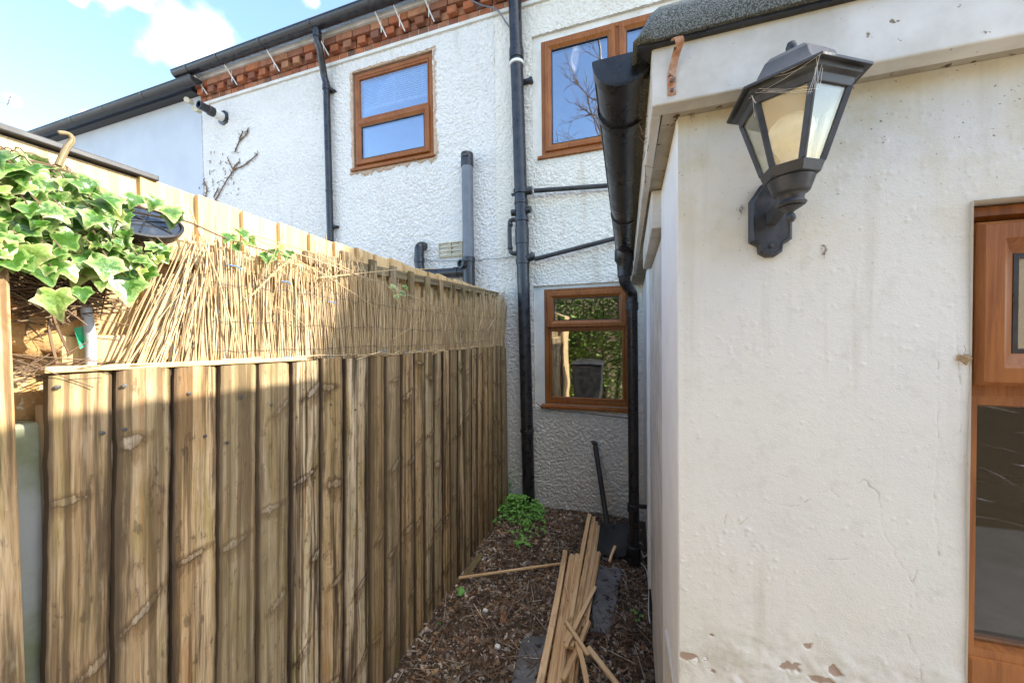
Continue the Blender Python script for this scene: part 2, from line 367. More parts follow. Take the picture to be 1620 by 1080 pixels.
def m_lampglass():
    k = NT('dusty_lantern_glass'); k.t.nodes.remove(k.p)
    tr = k.n('BsdfTransparent', i_Color=(.98,.98,.95)); gl = k.n('BsdfGlossy', i_Roughness=.12); df = k.n('BsdfDiffuse', i_Color=(.80,.78,.64)); tl = k.n('BsdfTranslucent', i_Color=(.85,.83,.70))
    f = k.ramp(k.noise(k.pos(), 25, 4), .35, .8, .12, .36)
    a = k.n('MixShader'); a.inputs[0].default_value = .5; k.t.links.new(df.outputs[0], a.inputs[1]); k.t.links.new(tl.outputs[0], a.inputs[2])
    m = k.n('MixShader'); k.t.links.new(f, m.inputs[0]); k.t.links.new(tr.outputs[0], m.inputs[1]); k.t.links.new(a.outputs[0], m.inputs[2])
    m2 = k.n('MixShader'); m2.inputs[0].default_value = .10; k.t.links.new(m.outputs[0], m2.inputs[1]); k.t.links.new(gl.outputs[0], m2.inputs[2])
    k.t.links.new(m2.outputs[0], k.out.inputs['Surface']); return k.m
MAT['lamp_glass'] = m_lampglass()

def m_felt():
    k = NT('mineral_roofing_felt'); p = k.pos(); g = k.noise(p, 420, 2, .6); b = k.noise(p, 9, 4)
    c = k.mix(k.ramp(g, .40, .62), (.042,.046,.044), (.18,.19,.175)); c = k.mix(k.ramp(b, .5, .75, 0, .5), c, (.10,.12,.07))
    return k.fin(c, .9, k.bump(g, .8, .002), .25)
MAT['felt'] = m_felt()

def m_ivy():
    k = NT('variegated_ivy'); e = k.attr('edge'); g = k.geo(); r = g.outputs['Random Per Island']
    n = k.noise(g.outputs['Position'], 95, 5, .65, .6)
    t = k.math('ADD', k.math('MULTIPLY', e, .8), k.math('MULTIPLY_ADD', n, 1.5, -.68))
    t = k.math('ADD', t, k.math('MULTIPLY_ADD', r, .5, -.22))
    c = k.mix(k.ramp(t, .34, .40), (.05,.135,.015), (.15,.26,.06)); c = k.mix(k.ramp(t, .58, .66), c, (.28,.38,.12)); c = k.mix(k.ramp(t, .86, .98), c, (.58,.57,.28)); c = k.mix(k.ramp(r, .7, 1, 0, .5), c, (.36,.42,.08))
    k.fin(c, .30, k.bump(k.noise(g.outputs['Position'], 120, 3), .5, .003), .5)
    k.p.inputs['Subsurface Weight'].default_value = 0.0
    tl = k.n('BsdfTranslucent'); k.t.links.new(c, tl.inputs['Color'])
    mx = k.n('MixShader'); mx.inputs[0].default_value = .25
    k.t.links.new(k.p.outputs[0], mx.inputs[1]); k.t.links.new(tl.outputs[0], mx.inputs[2]); k.t.links.new(mx.outputs[0], k.out.inputs['Surface'])
    return k.m
MAT['ivy'] = m_ivy()

def m_lampwall():
    k = NT('flaking_cream_paint'); p = k.pos(); e = k.attr('edge'); r = k.attr('rnd')
    big = k.noise(p, 3.5, 5, .6)
    zz0 = k.n('SeparateXYZ'); k.t.links.new(p, zz0.inputs[0]); z0_ = zz0.outputs[2]
    c = k.mix(k.ramp(big, .4, .7), (.66,.64,.58), (.635,.62,.575))
    c = k.mix(k.math('MULTIPLY', k.ramp(z0_, 1.10, .86), k.ramp(k.noise(p, 22, 5, .7), .42, .65, 0, .5)), c, (.36,.35,.24))
    c = k.mix(k.math('MULTIPLY', k.ramp(k.noise(k.scale(p, (28, 28, 1.4)), 1.0, 4, .6), .50, .72, 0, .35), k.ramp(k.noise(p, 2.4, 3), .4, .65)), c, (.44,.40,.31))
    c = k.mix(k.ramp(k.noise(p, 28, 5, .7), .52, .75, 0, .22), c, (.40,.37,.30))
    z = k.n('SeparateXYZ'); k.t.links.new(p, z.inputs[0])
    up = k.ramp(z.outputs[2], 1.55, 1.96)
    st = k.noise(p, 6, 5, .65)
    c = k.mix(k.math('MULTIPLY', k.ramp(st, .38, .7), k.math('MULTIPLY', up, .75)), c, (.50,.41,.22))       # yellowed patches high on the wall
    sp = k.noise(p, 190, 2, .5)
    c = k.mix(k.math('MULTIPLY', k.ramp(sp, .70, .74), k.math('MULTIPLY_ADD', up, .7, .2)), c, (.09,.07,.04))
    c = k.mix(k.ramp(r, .35, .6, 0, .9), c, k.mix(k.noise(p, 60, 4), (.40,.28,.21), (.28,.19,.14)))           # flaked places
    c = k.mix(k.ramp(e, .2, .9, 0, .65), c, (.30,.26,.19))                                                     # hairline cracks
    h = k.math('ADD', k.noise(p, 330, 3, .6), k.math('MULTIPLY', k.noise(p, 90, 2, .5), .8))
    return k.fin(c, .68, k.bump(h, .45, .0016), .3)
MAT['lampwall'] = m_lampwall()

# ------------------------------------------------------------------ the ground
def grid_mesh(name, xs, zs, keep, P, mat, parent=None, a=None, e=None, smooth=60, flip=False):
    nx, nz_ = len(xs), len(zs); idx = np.arange(nx*nz_).reshape(nz_, nx)
    q = np.stack([idx[:-1,:-1], idx[:-1,1:], idx[1:,1:], idx[1:,:-1]], -1)[keep]
    q = q.reshape(-1, 4)
    if flip: q = q[:, ::-1]
    used = np.unique(q); rm = np.full(nx*nz_, -1); rm[used] = np.arange(len(used)); q = rm[q]
    V = P.reshape(-1, 3)[used]
    o0 = np.array([(V[:,0].min()+V[:,0].max())/2, (V[:,1].min()+V[:,1].max())/2, V[:,2].min()])
    me = bpy.data.meshes.new(name); me.from_pydata((V-o0).tolist(), [], q.tolist())
    if a is not None: me.attributes.new('rnd','FLOAT','POINT').data.foreach_set('value', a.ravel()[used].astype(np.float32))
    if e is not None: me.attributes.new('edge','FLOAT','POINT').data.foreach_set('value', e.ravel()[used].astype(np.float32))
    return link(name, me, mat, parent, o0, smooth, 0)
def axis(breaks, step):
    out = [breaks[0]]
    for a, b in zip(breaks[:-1], breaks[1:]):
        n = max(1, int(round((b-a)/step))); out += list(np.linspace(a, b, n+1)[1:])
    return np.array(out)

mb = MB(); mb.add([(-150,-150,-.06),(150,-150,-.06),(150,150,-.06),(-150,150,-.06)], [(0,1,2,3)])
struct(mb.build('ground', MAT['yard'], smooth=0))
def gz(x, y): return .03*(noise2(x, y, .35, 2)-.5) + .012*(noise2(x, y, .09, 5)-.5) + .05*sstep(1.5,1.0,y)*0 + .03*sstep(-.85,-1.05,x)
xs = axis([-1.08, .2], .03); ys = axis([.2, 3.06], .03)
X, Y = np.meshgrid(xs, ys); Z = gz(X, Y)
struct(grid_mesh('soil_path', xs, ys, np.ones((len(ys)-1, len(xs)-1), bool), np.stack([X, Y, Z], -1), MAT['soil']))

mb = MB()
OCT = [(1,0,0),(0,1,0),(-1,0,0),(0,-1,0),(0,0,1),(0,0,-1)]
OF = [(0,1,4),(1,2,4),(2,3,4),(3,0,4),(1,0,5),(2,1,5),(3,2,5),(0,3,5)]
for i in range(15000):
    y = 1.0 + 2.03*rnd.random()**1.15; x = rnd.uniform(-1.0, .14)
    s = rnd.uniform(.004, .011) if rnd.random() < .8 else rnd.uniform(.010, .019)
    q = Matrix.Rotation(rnd.uniform(0,6.28),3,'Z') @ Matrix.Rotation(rnd.gauss(0,.4),3,'X') @ Matrix.Rotation(rnd.gauss(0,.4),3,'Y')
    d = (s*rnd.uniform(.8,1.7), s*rnd.uniform(.6,1), s*rnd.uniform(.25,.6))
    c = Vector((x, y, float(gz(x,y)) + rnd.uniform(-.001,.008)))
    mb.add([c + q@Vector((p[0]*d[0]*rnd.uniform(.7,1.2), p[1]*d[1]*rnd.uniform(.7,1.2), p[2]*d[2])) for p in OCT], OF)
for i in range(1900):
    y = 1.0 + 2.0*rnd.random()**1.2; x = rnd.uniform(-1.0, .12)
    l = rnd.uniform(.012,.045) if rnd.random() < .85 else rnd.uniform(.05,.13)
    a = rnd.uniform(0, 3.14); tl = rnd.gauss(0,.12); r = rnd.uniform(.0010,.0024)
    c = Vector((x, y, float(gz(x,y)) + rnd.uniform(.006,.018))); d = Vector((math.cos(a), math.sin(a), tl))*l
    w = Vector((-math.sin(a), math.cos(a), 0))*r
    mb.add([c-d-w, c-d+w, c-d+Vector((0,0,r*1.5)), c+d-w, c+d+w, c+d+Vector((0,0,r*1.5))], [(0,1,4,3),(1,2,5,4),(2,0,3,5),(0,2,1),(3,4,5)])
struct(mb.build('mulch', MAT['mulch'], smooth=0), 'stuff')

# ------------------------------------------------------------------ houses
WY = 3.05            # front face of the long wall
def rough_wall(name, xb, zb, step, holes, mat, parent, amp, seed):
    xs, zs = axis(xb, step), axis(zb, step); X, Z = np.meshgrid(xs, zs)
    h = noise2(X, Z, .03, seed+2)*.25 + (noise2(X, Z, .6, seed+3)-.5)*.8
    rs_ = np.random.RandomState(seed); z_lo = max(zb[0], 1.3 if xb[-1] < 0 else zb[0]); hs = np.zeros(X.shape)
    for _ in range(int((xb[-1]-xb[0])*(zb[-1]-z_lo)/.0145**2)):   # thrown stones under the paint
        bx_, bz_ = rs_.uniform(xb[0], xb[-1]), rs_.uniform(z_lo, zb[-1]); ra, rb_ = rs_.uniform(.007, .015), rs_.uniform(.006, .012); th = rs_.uniform(0, 3.14); c_, s_ = math.cos(th), math.sin(th)
        i0, i1 = np.searchsorted(xs, (bx_-.016, bx_+.016)); j0, j1 = np.searchsorted(zs, (bz_-.016, bz_+.016))
        if i1 <= i0 or j1 <= j0: continue
        dx, dz = xs[i0:i1]-bx_, (zs[j0:j1]-bz_)[:, None]
        q_ = 1-((dx*c_+dz*s_)/ra)**2-((dz*c_-dx*s_)/rb_)**2; sub = hs[j0:j1, i0:i1]; np.maximum(sub, np.sqrt(np.clip(q_, 0, 1))*rs_.uniform(.35, 1.0), out=sub)
    h = h + hs
    P = np.stack([X, WY - amp*h*(.55+.6*noise2(X, Z, .35, seed+9)), Z], -1)
    cx, cz = (X[:-1,:-1]+X[1:,1:])/2, (Z[:-1,:-1]+Z[1:,1:])/2; keep = np.ones(cx.shape, bool)
    for (a, b, c, d) in holes: keep &= ~((cx > a) & (cx < b) & (cz > c) & (cz < d))
    return grid_mesh(name, xs, zs, keep, P, mat, parent, smooth=180)
def reveal(mbr, a, b, c, d, y0, y1):
    mbr.add([(a,y0,c),(b,y0,c),(b,y0,d),(a,y0,d),(a,y1,c),(b,y1,c),(b,y1,d),(a,y1,d)], [(0,1,5,4),(1,2,6,5),(2,3,7,6),(3,0,4,7)])
def room(x0, x1, y0, y1, z0, z1):
    m = MB(); m.box(x0, x1, y0, y1, z0, z1)
    m.f = [f for i, f in enumerate(m.f) if i != 2]   # open towards the window
    return m
PARTY = -1.10
WZ = 4.46
cream = thing('terraced_house', (-.3, WY, 0), 'cream roughcast house wall behind the black soil pipe with two brown windows', 'house')
W2 = (-.67, .45, 3.13, 4.14); W3 = (-.665, .07, .925, 1.955)
H2 = (-.745, .50, 3.11, 4.19); H3 = (-.755, .12, .90, 1.985)
rough_wall('wall', [PARTY, H2[0], H3[1], H2[1], 1.0], [-.06, H3[2], H3[3], H2[2], H2[3], WZ], .0058, [H2, H3], MAT['cream_render'], cream, .0105, 1)
m = MB(); m.box(1.0, 9.0, WY, WY+.25, -.06, WZ); m.build('side_wall', MAT['cream_render'], cream, 0)
for H, W in ((H2, W2), (H3, W3)):   # smooth plaster band beside the frame
    m = MB(); reveal(m, *H, WY-.006, WY+.10)
    m.add([(H[0],WY+.018,H[2]),(H[1],WY+.018,H[2]),(H[1],WY+.018,H[3]),(H[0],WY+.018,H[3]),(W[0]+.02,WY+.018,W[2]+.02),(W[1]-.02,WY+.018,W[2]+.02),(W[1]-.02,WY+.018,W[3]-.02),(W[0]+.02,WY+.018,W[3]-.02)],
          [(0,1,5,4),(1,2,6,5),(2,3,7,6),(3,0,4,7)])
    m.build('plaster_band', MAT['smooth_cream'], cream, 0)
m = room(-1.0, 2.2, WY+.10, WY+3.2, .4, 2.5); m.build('lower_room', MAT['room'], cream, 0)
m = room(-1.0, 2.2, WY+.10, WY+3.2, 2.75, 4.4); m.build('upper_room', MAT['room'], cream, 0)

white = thing('neighbouring_house', (-3, WY, 0), 'white roughcast house above the fence with brick dentil course and small brown window', 'house')
W1 = (-2.69, -1.75, 3.33, 4.32)
FAR = -5.02
rough_wall('wall', [FAR, W1[0]-.01, W1[1]+.01, PARTY], [-.06, 1.3, W1[2]-.02, W1[3]+.01, WZ], .0060, [(W1[0]-.01, W1[1]+.01, W1[2]-.02, W1[3]+.01)], MAT['white_render'], white, .0115, 8)
m = room(-3.6, -1.2, WY+.10, WY+3.2, 2.75, 4.42); m.build('upper_room', MAT['room'], white, 0)
m = MB(); reveal(m, W1[0]-.01, W1[1]+.01, W1[2]-.02, W1[3]+.01, WY-.008, WY+.10); m.build('window_reveal', MAT['mortar_patch'], white, 0)
# ragged bare mortar round the window
def ragged(x0, x1, z0, z1, depth, seed, n=34):
    m = MB(); r = random.Random(seed); side = []
    def run(ax, ay, bx, by, nx_, ny_, n, w):
        vs = []; 
        for i in range(n+1):
            t = i/n; x, z = ax+(bx-ax)*t, ay+(by-ay)*t; o = w*r.uniform(.35, 1.0)
            vs += [(x, WY-depth*.4, z), (x+nx_*o*.6, WY-depth, z+ny_*o*.6), (x+nx_*o, WY+.004, z+ny_*o)]
        fs = []
        for i in range(n): 
            for k in range(2): fs.append((i*3+k, i*3+k+1, i*3+k+4, i*3+k+3))
        m.add(vs, fs)
    run(x0, z0-.02, x0, z1, -1, 0, n, .05); run(x1, z0, x1, z1+.03, 1, 0, n, .07)
    run(x0-.05, z0-.005, x1+.03, z0-.005, 0, -1, n, .085); run(x0, z1, x1+.03, z1, 0, 1, n, .035)
    return m
ragged(W1[0]-.008, W1[1]+.008, W1[2]-.018, W1[3]+.008, .019, 4).build('mortar_surround', MAT['mortar_patch'], white, 40)

pale = thing('pale_house', (-8, WY, 0), 'smooth pale blue grey house wall at far left beyond the white house', 'house')
m = MB(); m.box(-16, FAR-.006, WY-.012, WY+.25, -.06, 4.60); m.build('wall', MAT['pale_wall'], pale, 0)
m = MB(); m.box(-16, FAR-.02, WY-.10, WY+.1, 4.605, 4.70); m.build('eaves_board', MAT['black_dusty'], pale, 0)
m = MB(); m.hexa([(-16,WY-.11,4.74),(FAR,WY-.11,4.74),(FAR,WY+3.2,7.1),(-16,WY+3.2,7.1),(-16,WY-.11,4.80),(FAR,WY-.11,4.80),(FAR,WY+3.2,7.18),(-16,WY+3.2,7.18)]); m.build('roof', MAT['slab'], pale, 0)

def eaves(house, x0, x1, seed):
    r = random.Random(seed); m = MB()
    m.box(x0, x1, WY-.028, WY+.02, WZ, WZ+.034); m.build('render_lip', MAT['smooth_cream'], house, 0, .004)
    m = MB(); x = x0
    while x < x1-.02:                                        # stretcher course, dentils, oversailing course
        w = min(.108, x1-x); m.box(x+.004, x+w-.004, WY-.012-r.uniform(0,.006), WY+.05, WZ+.036, WZ+.10); x += w
    x = x0+.03; k = 0
    while x < x1-.1:
        m.box(x+r.uniform(-.004,.004), x+.10+r.uniform(-.004,.004), WY-.062-r.uniform(0,.012), WY+.05, WZ+.104, WZ+.172); x += .172
    x = x0
    while x < x1-.02:
        w = min(.218, x1-x); m.box(x+.004, x+w-.004, WY-.022-r.uniform(0,.006), WY+.05, WZ+.104, WZ+.172); x += w
    x = x0
    while x < x1-.02:
        w = min(.218, x1-x); m.box(x+.004, x+w-.004, WY-.078-r.uniform(0,.008), WY+.05, WZ+.176, WZ+.242); x += w
    m.build('brick_dentils', MAT['brick'], house, 0, .006)
    m = MB(); m.box(x0, x1, WY-.008, WY+.2, WZ+.035, WZ+.27); m.build('mortar_bed', MAT['soffit'], house, 0)
    m = MB(); m.box(x0, x1, WY-.105, WY+.1, WZ+.244, WZ+.285); m.build('eaves_board', MAT['fascia'], house, 0)
    m = MB(); m.hexa([(x0,WY-.12,WZ+.32),(x1,WY-.12,WZ+.32),(x1,WY+3.2,WZ+2.7),(x0,WY+3.2,WZ+2.7),(x0,WY-.12,WZ+.36),(x1,WY-.12,WZ+.36),(x1,WY+3.2,WZ+2.76),(x0,WY+3.2,WZ+2.76)])
    m.build('roof', MAT['slab'], house, 0)
eaves(white, FAR, PARTY, 2); eaves(cream, PARTY, 9.0, 3)

# windows ---------------------------------------------------------------------------------------
def pane(x0, x1, z0, z1, y, parent, mat='glass'):
    m = MB(); m.box(x0, x1, y, y+.012, z0, z1); return m.build('pane', MAT[mat], parent, 0)
def outer(win, W, y, w=.05):
    m = MB(); m.ringframe(*W, [(0,y+.07),(0,y),(.006,y-.006),(w-.012,y-.006),(w,y+.008),(w,y+.07)]); return m.build('frame', MAT['upvc'], win, 30)
def sash(win, x0, x1, z0, z1, y, w=.062):
    m = MB(); m.ringframe(x0, x1, z0, z1, [(0,y+.03),(0,y-.012),(.006,y-.020),(w*.55,y-.020),(w-.008,y-.006),(w,y-.002),(w,y+.03)]); s = m.build('sash', MAT['upvc'], win, 30)
    m = MB(); m.ringframe(x0+w-.001, x1-w+.001, z0+w-.001, z1-w+.001, [(0,y-.0035),(0,y+.004),(.006,y+.004),(.006,y-.0035)]); m.build('gasket', MAT['black_plastic'], s, 0)
    pane(x0+w, x1-w, z0+w, z1-w, y+.006, s)
    return s
def sill(win, x0, x1, z, y, d=.05, t=.035):
    m = MB(); m.hexa([(x0,y-d,z-t),(x1,y-d,z-t),(x1,y+.02,z-t),(x0,y+.02,z-t),(x0,y-d,z-.008),(x1,y-d,z-.008),(x1,y+.02,z),(x0,y+.02,z)])
    m.build('sill', MAT['upvc'], win, 30, .005)
def bead(win, x0, x1, z0, z1, y):
    m = MB(); m.ringframe(x0, x1, z0, z1, [(-.002,y+.03),(-.002,y-.004),(.012,y-.002),(.016,y+.010),(.016,y+.03)]); m.build('glazing_bead', MAT['upvc'], win, 30)
def winthing(house, W):
    o = bpy.data.objects.new('window', None); o.empty_display_size = .05; COL.objects.link(o); o.parent = house
    o.location = Vector(((W[0]+W[1])/2, WY, W[2])) - house.location; return o

w1 = winthing(white, W1); y = WY+.012
outer(w1, W1, y)
mid = W1[2] + .46
m = MB(); m.box(W1[0]+.046, W1[1]-.046, y-.004, y+.06, mid, mid+.05); m.build('transom', MAT['upvc'], w1, 0, .004)
bead(w1, W1[0]+.05, W1[1]-.05, mid+.05, W1[3]-.05, y); pane(W1[0]+.055, W1[1]-.055, mid+.055, W1[3]-.055, y+.012, w1)
sash(w1, W1[0]+.028, W1[1]-.036, W1[2]+.028, mid+.022, y-.012)
sill(w1, W1[0]-.035, W1[1]+.02, W1[2], y)
w2 = winthing(cream, W2); y = WY+.02
outer(w2, W2, y)
cx = -.02
m = MB(); m.box(cx-.032, cx+.032, y-.004, y+.06, W2[2]+.046, W2[3]-.046); m.build('mullion', MAT['upvc'], w2, 0, .004)
sash(w2, W2[0]+.034, cx-.012, W2[2]+.034, W2[3]-.034, y-.004); sash(w2, cx+.012, W2[1]-.034, W2[2]+.034, W2[3]-.034, y-.004)
sill(w2, W2[0]-.03, W2[1]+.03, W2[2]+.0, y, .05)
w3 = winthing(cream, W3)
outer(w3, W3, y)
tz = W3[2]+.69
m = MB(); m.box(W3[0]+.046, W3[1]-.046, y-.004, y+.06, tz-.025, tz+.025); m.build('transom', MAT['upvc'], w3, 0, .004)
sash(w3, W3[0]+.03, W3[1]-.03, tz-.005, W3[3]-.03, y-.006)
bead(w3, W3[0]+.05, W3[1]-.05, W3[2]+.05, tz-.025, y); pane(W3[0]+.055, W3[1]-.055, W3[2]+.055, tz-.03, y+.012, w3)
sill(w3, W3[0]-.03, W3[1]+.03, W3[2], y, .05)

# venetian blind hanging inside the small upper window
vb = thing('venetian_blind', ((W1[0]+W1[1])/2, WY+.15, mid+.2), 'white venetian blind half lowered inside the small upper window', 'blind')
m = MB()
zt = W1[3]-.03; zb = mid+.19
k = 0
while zt-k*.022 > zb:
    z = zt-k*.022; m.hexa([(W1[0]+.03,WY+.050,z-.010),(W1[1]-.03,WY+.050,z-.010),(W1[1]-.03,WY+.051,z-.010),(W1[0]+.03,WY+.051,z-.010),(W1[0]+.03,WY+.058,z+.007),(W1[1]-.03,WY+.058,z+.007),(W1[1]-.03,WY+.059,z+.007),(W1[0]+.03,WY+.059,z+.007)]); k += 1
m.build('blind_slats', MAT['white_plastic'], vb, 0)
m = MB(); m.box(W1[0]+.03, W1[1]-.03, WY+.045, WY+.07, zb-.03, zb-.008); m.build('bottom_rail', MAT['white_plastic'], vb, 0, .003)
for fx in (.2, .5, .85):
    m = MB(); m.tube([(W1[0]+(W1[1]-W1[0])*fx, WY+.045, zt+.02), (W1[0]+(W1[1]-W1[0])*fx, WY+.045, zb-.03)], .003, 5); m.build('ladder_cord', MAT['white_plastic'], vb, 0)

# ------------------------------------------------------------------ extension with the lantern wall
EY = .72
def sx(y): return .103 + .022*(y-EY)
ext = thing('kitchen_extension', (.6, EY, 0), 'cream single storey extension on the right with grey felt roof edge', 'extension')
D = (.511, 1.45, 1.03, 1.745)       # opening of the big brown window
xs = axis([.103, D[0], 1.0], .0018); zs = axis([.80, D[3], 1.953], .0018); X, Z = np.meshgrid(xs, zs)
bumps = (noise2(X*.8+Z*.6, Z*.8-X*.6, .07, 23)-.5)*.0012 + (noise2(X, Z, .2, 24)-.5)*.006
rdp = np.random.RandomState(8); stx, stz = xs[1]-xs[0], zs[1]-zs[0]
for i in range(5200):                                        # droplets and blisters in the paint, thicker in places
    bx_, bz_ = rdp.uniform(.104, .74), rdp.uniform(.82, 1.95)
    if rdp.rand() > .12 + 1.5*max(0, float(noise2(bx_+bz_*.4, bz_, .13, 25))-.40): continue
    rr_ = rdp.uniform(.0014, .0030); hh_ = rr_*rdp.uniform(.14, .36); el = rdp.uniform(.7, 1.6)
    i0, i1 = np.searchsorted(xs, [bx_-3*rr_, bx_+3*rr_]); j0, j1 = np.searchsorted(zs, [bz_-3*rr_*el, bz_+3*rr_*el])
    if i1 > i0 and j1 > j0:
        sub = (slice(j0, j1), slice(i0, i1)); bumps[sub] += hh_*np.exp(-((X[sub]-bx_)/rr_)**2 - ((Z[sub]-bz_)/(rr_*el))**2)
low = sstep(1.06,.93, Z)*sstep(.15,.2,X); bumps += low*(noise2(X*.8+Z*.6, Z*.8-X*.6, .028, 31)*.0045 + noise2(X*.6-Z*.8, Z*.6+X*.8, .012, 32)*.0025)
CRK = [[(1120,795),(1152,795),(1145,835),(1172,829),(1207,795),(1259,801),(1317,772),(1330,785),(1366,759),(1392,782),(1398,846),(1427,892),(1444,924),(1434,995),(1453,1053),(1460,1078)],
       [(1444,924),(1452,900),(1470,905)], [(1298,883),(1330,886),(1348,882)], [(1487,520),(1484,600),(1487,700),(1480,800),(1487,880)], [(1510,470),(1522,640),(1520,760)], [(1444,924),(1452,960),(1440,985)]]
dist = np.full(X.shape, 9.0); above = np.zeros(X.shape)
for line in CRK:
    pts = [aY(px, py, EY) for px, py in line]
    for p, q in zip(pts[:-1], pts[1:]):
        ax, az, bx, bz = p.x, p.z, q.x, q.z; L2 = (bx-ax)**2+(bz-az)**2+1e-12
        t = np.clip(((X-ax)*(bx-ax)+(Z-az)*(bz-az))/L2, 0, 1)
        wob = (noise2(X, Z, .012, 41)-.5)*.006
        dist = np.minimum(dist, np.hypot(X-ax-t*(bx-ax)+wob, Z-az-t*(bz-az)+wob))
crack = np.exp(-(dist/.0015)**2)
flake = np.zeros(X.shape)
for (px, py, rx, rz) in [(1087,1040,.022,.010),(1252,1055,.016,.010),(1280,1023,.008,.006),(1322,1063,.010,.012),(1300,1075,.022,.006),(1116,1043,.005,.004),(1125,1062,.007,.004),(1126,1005,.006,.002)]:
    c = aY(px, py, EY); flake = np.maximum(flake, 1.3-np.hypot((X-c.x)/rx, (Z-c.z)/rz)+ (noise2(X,Z,.006,51)-.5)*.9)
flake = np.clip(flake, 0, 1)
P = np.stack([X, EY - bumps + crack*.0005 + sstep(.3,.5,flake)*.0018 , Z], -1)
cxg, czg = (X[:-1,:-1]+X[1:,1:])/2, (Z[:-1,:-1]+Z[1:,1:])/2
keep = ~((cxg > D[0]) & (czg < D[3]))
grid_mesh('wall', xs, zs, keep, P, MAT['lampwall'], ext, flake, crack*.8*sstep(.3,.65,noise2(X,Z,.04,61)), 180)
m = MB(); m.box(.10, 3.6, EY, EY+.22, -.06, .80); m.box(1.45, 3.6, EY, EY+.22, .80, 1.953); m.box(.999, 1.45, EY, EY+.2, D[3], 1.953); m.box(D[0], 1.45, EY, EY+.2, .8, .884); m.build('lower_wall', MAT['smooth_cream'], ext, 0)
m = MB(); m.add([(D[0],EY-.003,.8),(D[0],EY+.06,.8),(D[0],EY+.06,D[3]),(D[0],EY-.003,D[3]),(1.46,EY-.003,D[3]),(1.46,EY+.06,D[3])],[(0,3,2,1),(3,4,5,2)]); m.build('window_reveal', MAT['smooth_cream'], ext, 0)
# side wall, seen edge-on down the passage: white corner board, cream pilaster, set-back render, plinth
def sidebox(m, ya, yb, dx0, dx1, z0, z1):
    m.hexa([(sx(ya)+dx0,ya,z0),(sx(ya)+dx1,ya,z0),(sx(yb)+dx1,yb,z0),(sx(yb)+dx0,yb,z0),(sx(ya)+dx0,ya,z1),(sx(ya)+dx1,ya,z1),(sx(yb)+dx1,yb,z1),(sx(yb)+dx0,yb,z1)])
m = MB(); sidebox(m, EY+.004, 1.07, -.002, .1, .10, 1.953); m.build('corner_board', MAT['white_board'], ext, 0, .003)
m = MB(); sidebox(m, 1.075, 1.70, .004, .1, .12, 1.84); m.build('pilaster', MAT['fascia'], ext, 0, .004)
m = MB(); sidebox(m, 1.705, WY, .016, .1, .12, 1.953); m.build('side_wall', MAT['smooth_cream'], ext, 0)
m = MB(); sidebox(m, 2.05, 2.16, .002, .02, .12, 1.9); m.build('white_strip', MAT['white_board'], ext, 0, .003)
m = MB(); sidebox(m, EY+.02, WY, .03, .2, -.06, .12); m.build('plinth', MAT['slab'], ext, 0)
m = MB(); sidebox(m, 1.06, 1.72, -.028, .05, 1.845, 1.952); m.build('eaves_box', MAT['fascia'], ext, 0, .004)
# fascias, soffit
FZ0, FZ1 = 1.949, 2.045
m = MB(); m.hexa([(.054,.666,FZ0),(3.7,.666,FZ0),(3.7,.70,FZ0),(.054,.70,FZ0),(.054,.666,FZ1+.01),(3.7,.666,FZ1+.01),(3.7,.70,FZ1+.01),(.054,.70,FZ1+.01)]); m.build('verge_fascia', MAT['fascia'], ext, 0, .003)
m = MB(); m.hexa([(.054,.703,FZ0),(.072,.703,FZ0),(.095,2.5,FZ0-.005),(.077,2.5,FZ0-.005),(.054,.703,FZ1),(.072,.703,FZ1),(.095,2.5,FZ1),(.077,2.5,FZ1)]); m.build('side_fascia', MAT['fascia'], ext, 0, .003)
m = MB(); m.box(.075, 3.7, .703, .74, 1.9535, 1.985); m.box(.075, .20, .742, WY, 1.9535, 1.99); m.build('soffit', MAT['soffit'], ext, 0)
# felt roof with a raised mitred verge
m = MB(); m.hexa([(.02,.72,2.035),(3.7,.72,2.06),(3.7,WY-.01,2.06),(.02,WY-.01,2.035),(.02,.72,2.055),(3.7,.72,2.08),(3.7,WY-.01,2.08),(.02,WY-.01,2.055)]); m.build('roof', MAT['felt'], ext, 0)
prof = [(.648,2.052),(.645,2.066),(.655,2.100),(.680,2.132),(.70,2.140),(.73,2.138),(.80,2.10),(.80,2.045)]
vs = []; fs = []
n = len(prof); xr = [(.022,.10),(.035,.42),(.052,.85),(.068,1.0)] + [(.068+i*.12, 1.0) for i in range(1, 31)]
for i, (x, h) in enumerate(xr):
    for (yy, zz) in prof: vs.append((x + .0*(yy), yy + .0015*math.sin(i*2.1+zz*80), 2.052 + (zz-2.052)*h + .0012*math.sin(i*1.7)))
for i in range(len(xr)-1):
    for k in range(n): fs.append((i*n+k, (i+1)*n+k, (i+1)*n+(k+1)%n, i*n+(k+1)%n))
fs += [tuple(range(n)), tuple((len(xr)-1)*n+k for k in range(n-1,-1,-1))]
m = MB(); m.add(vs, fs); m.build('felt_verge', MAT['felt'], ext, 50)
m = MB(); m.box(.03, 3.7, .655, .70, 2.047, 2.0555); m.build('drip_edge', MAT['black_plastic'], ext, 0)
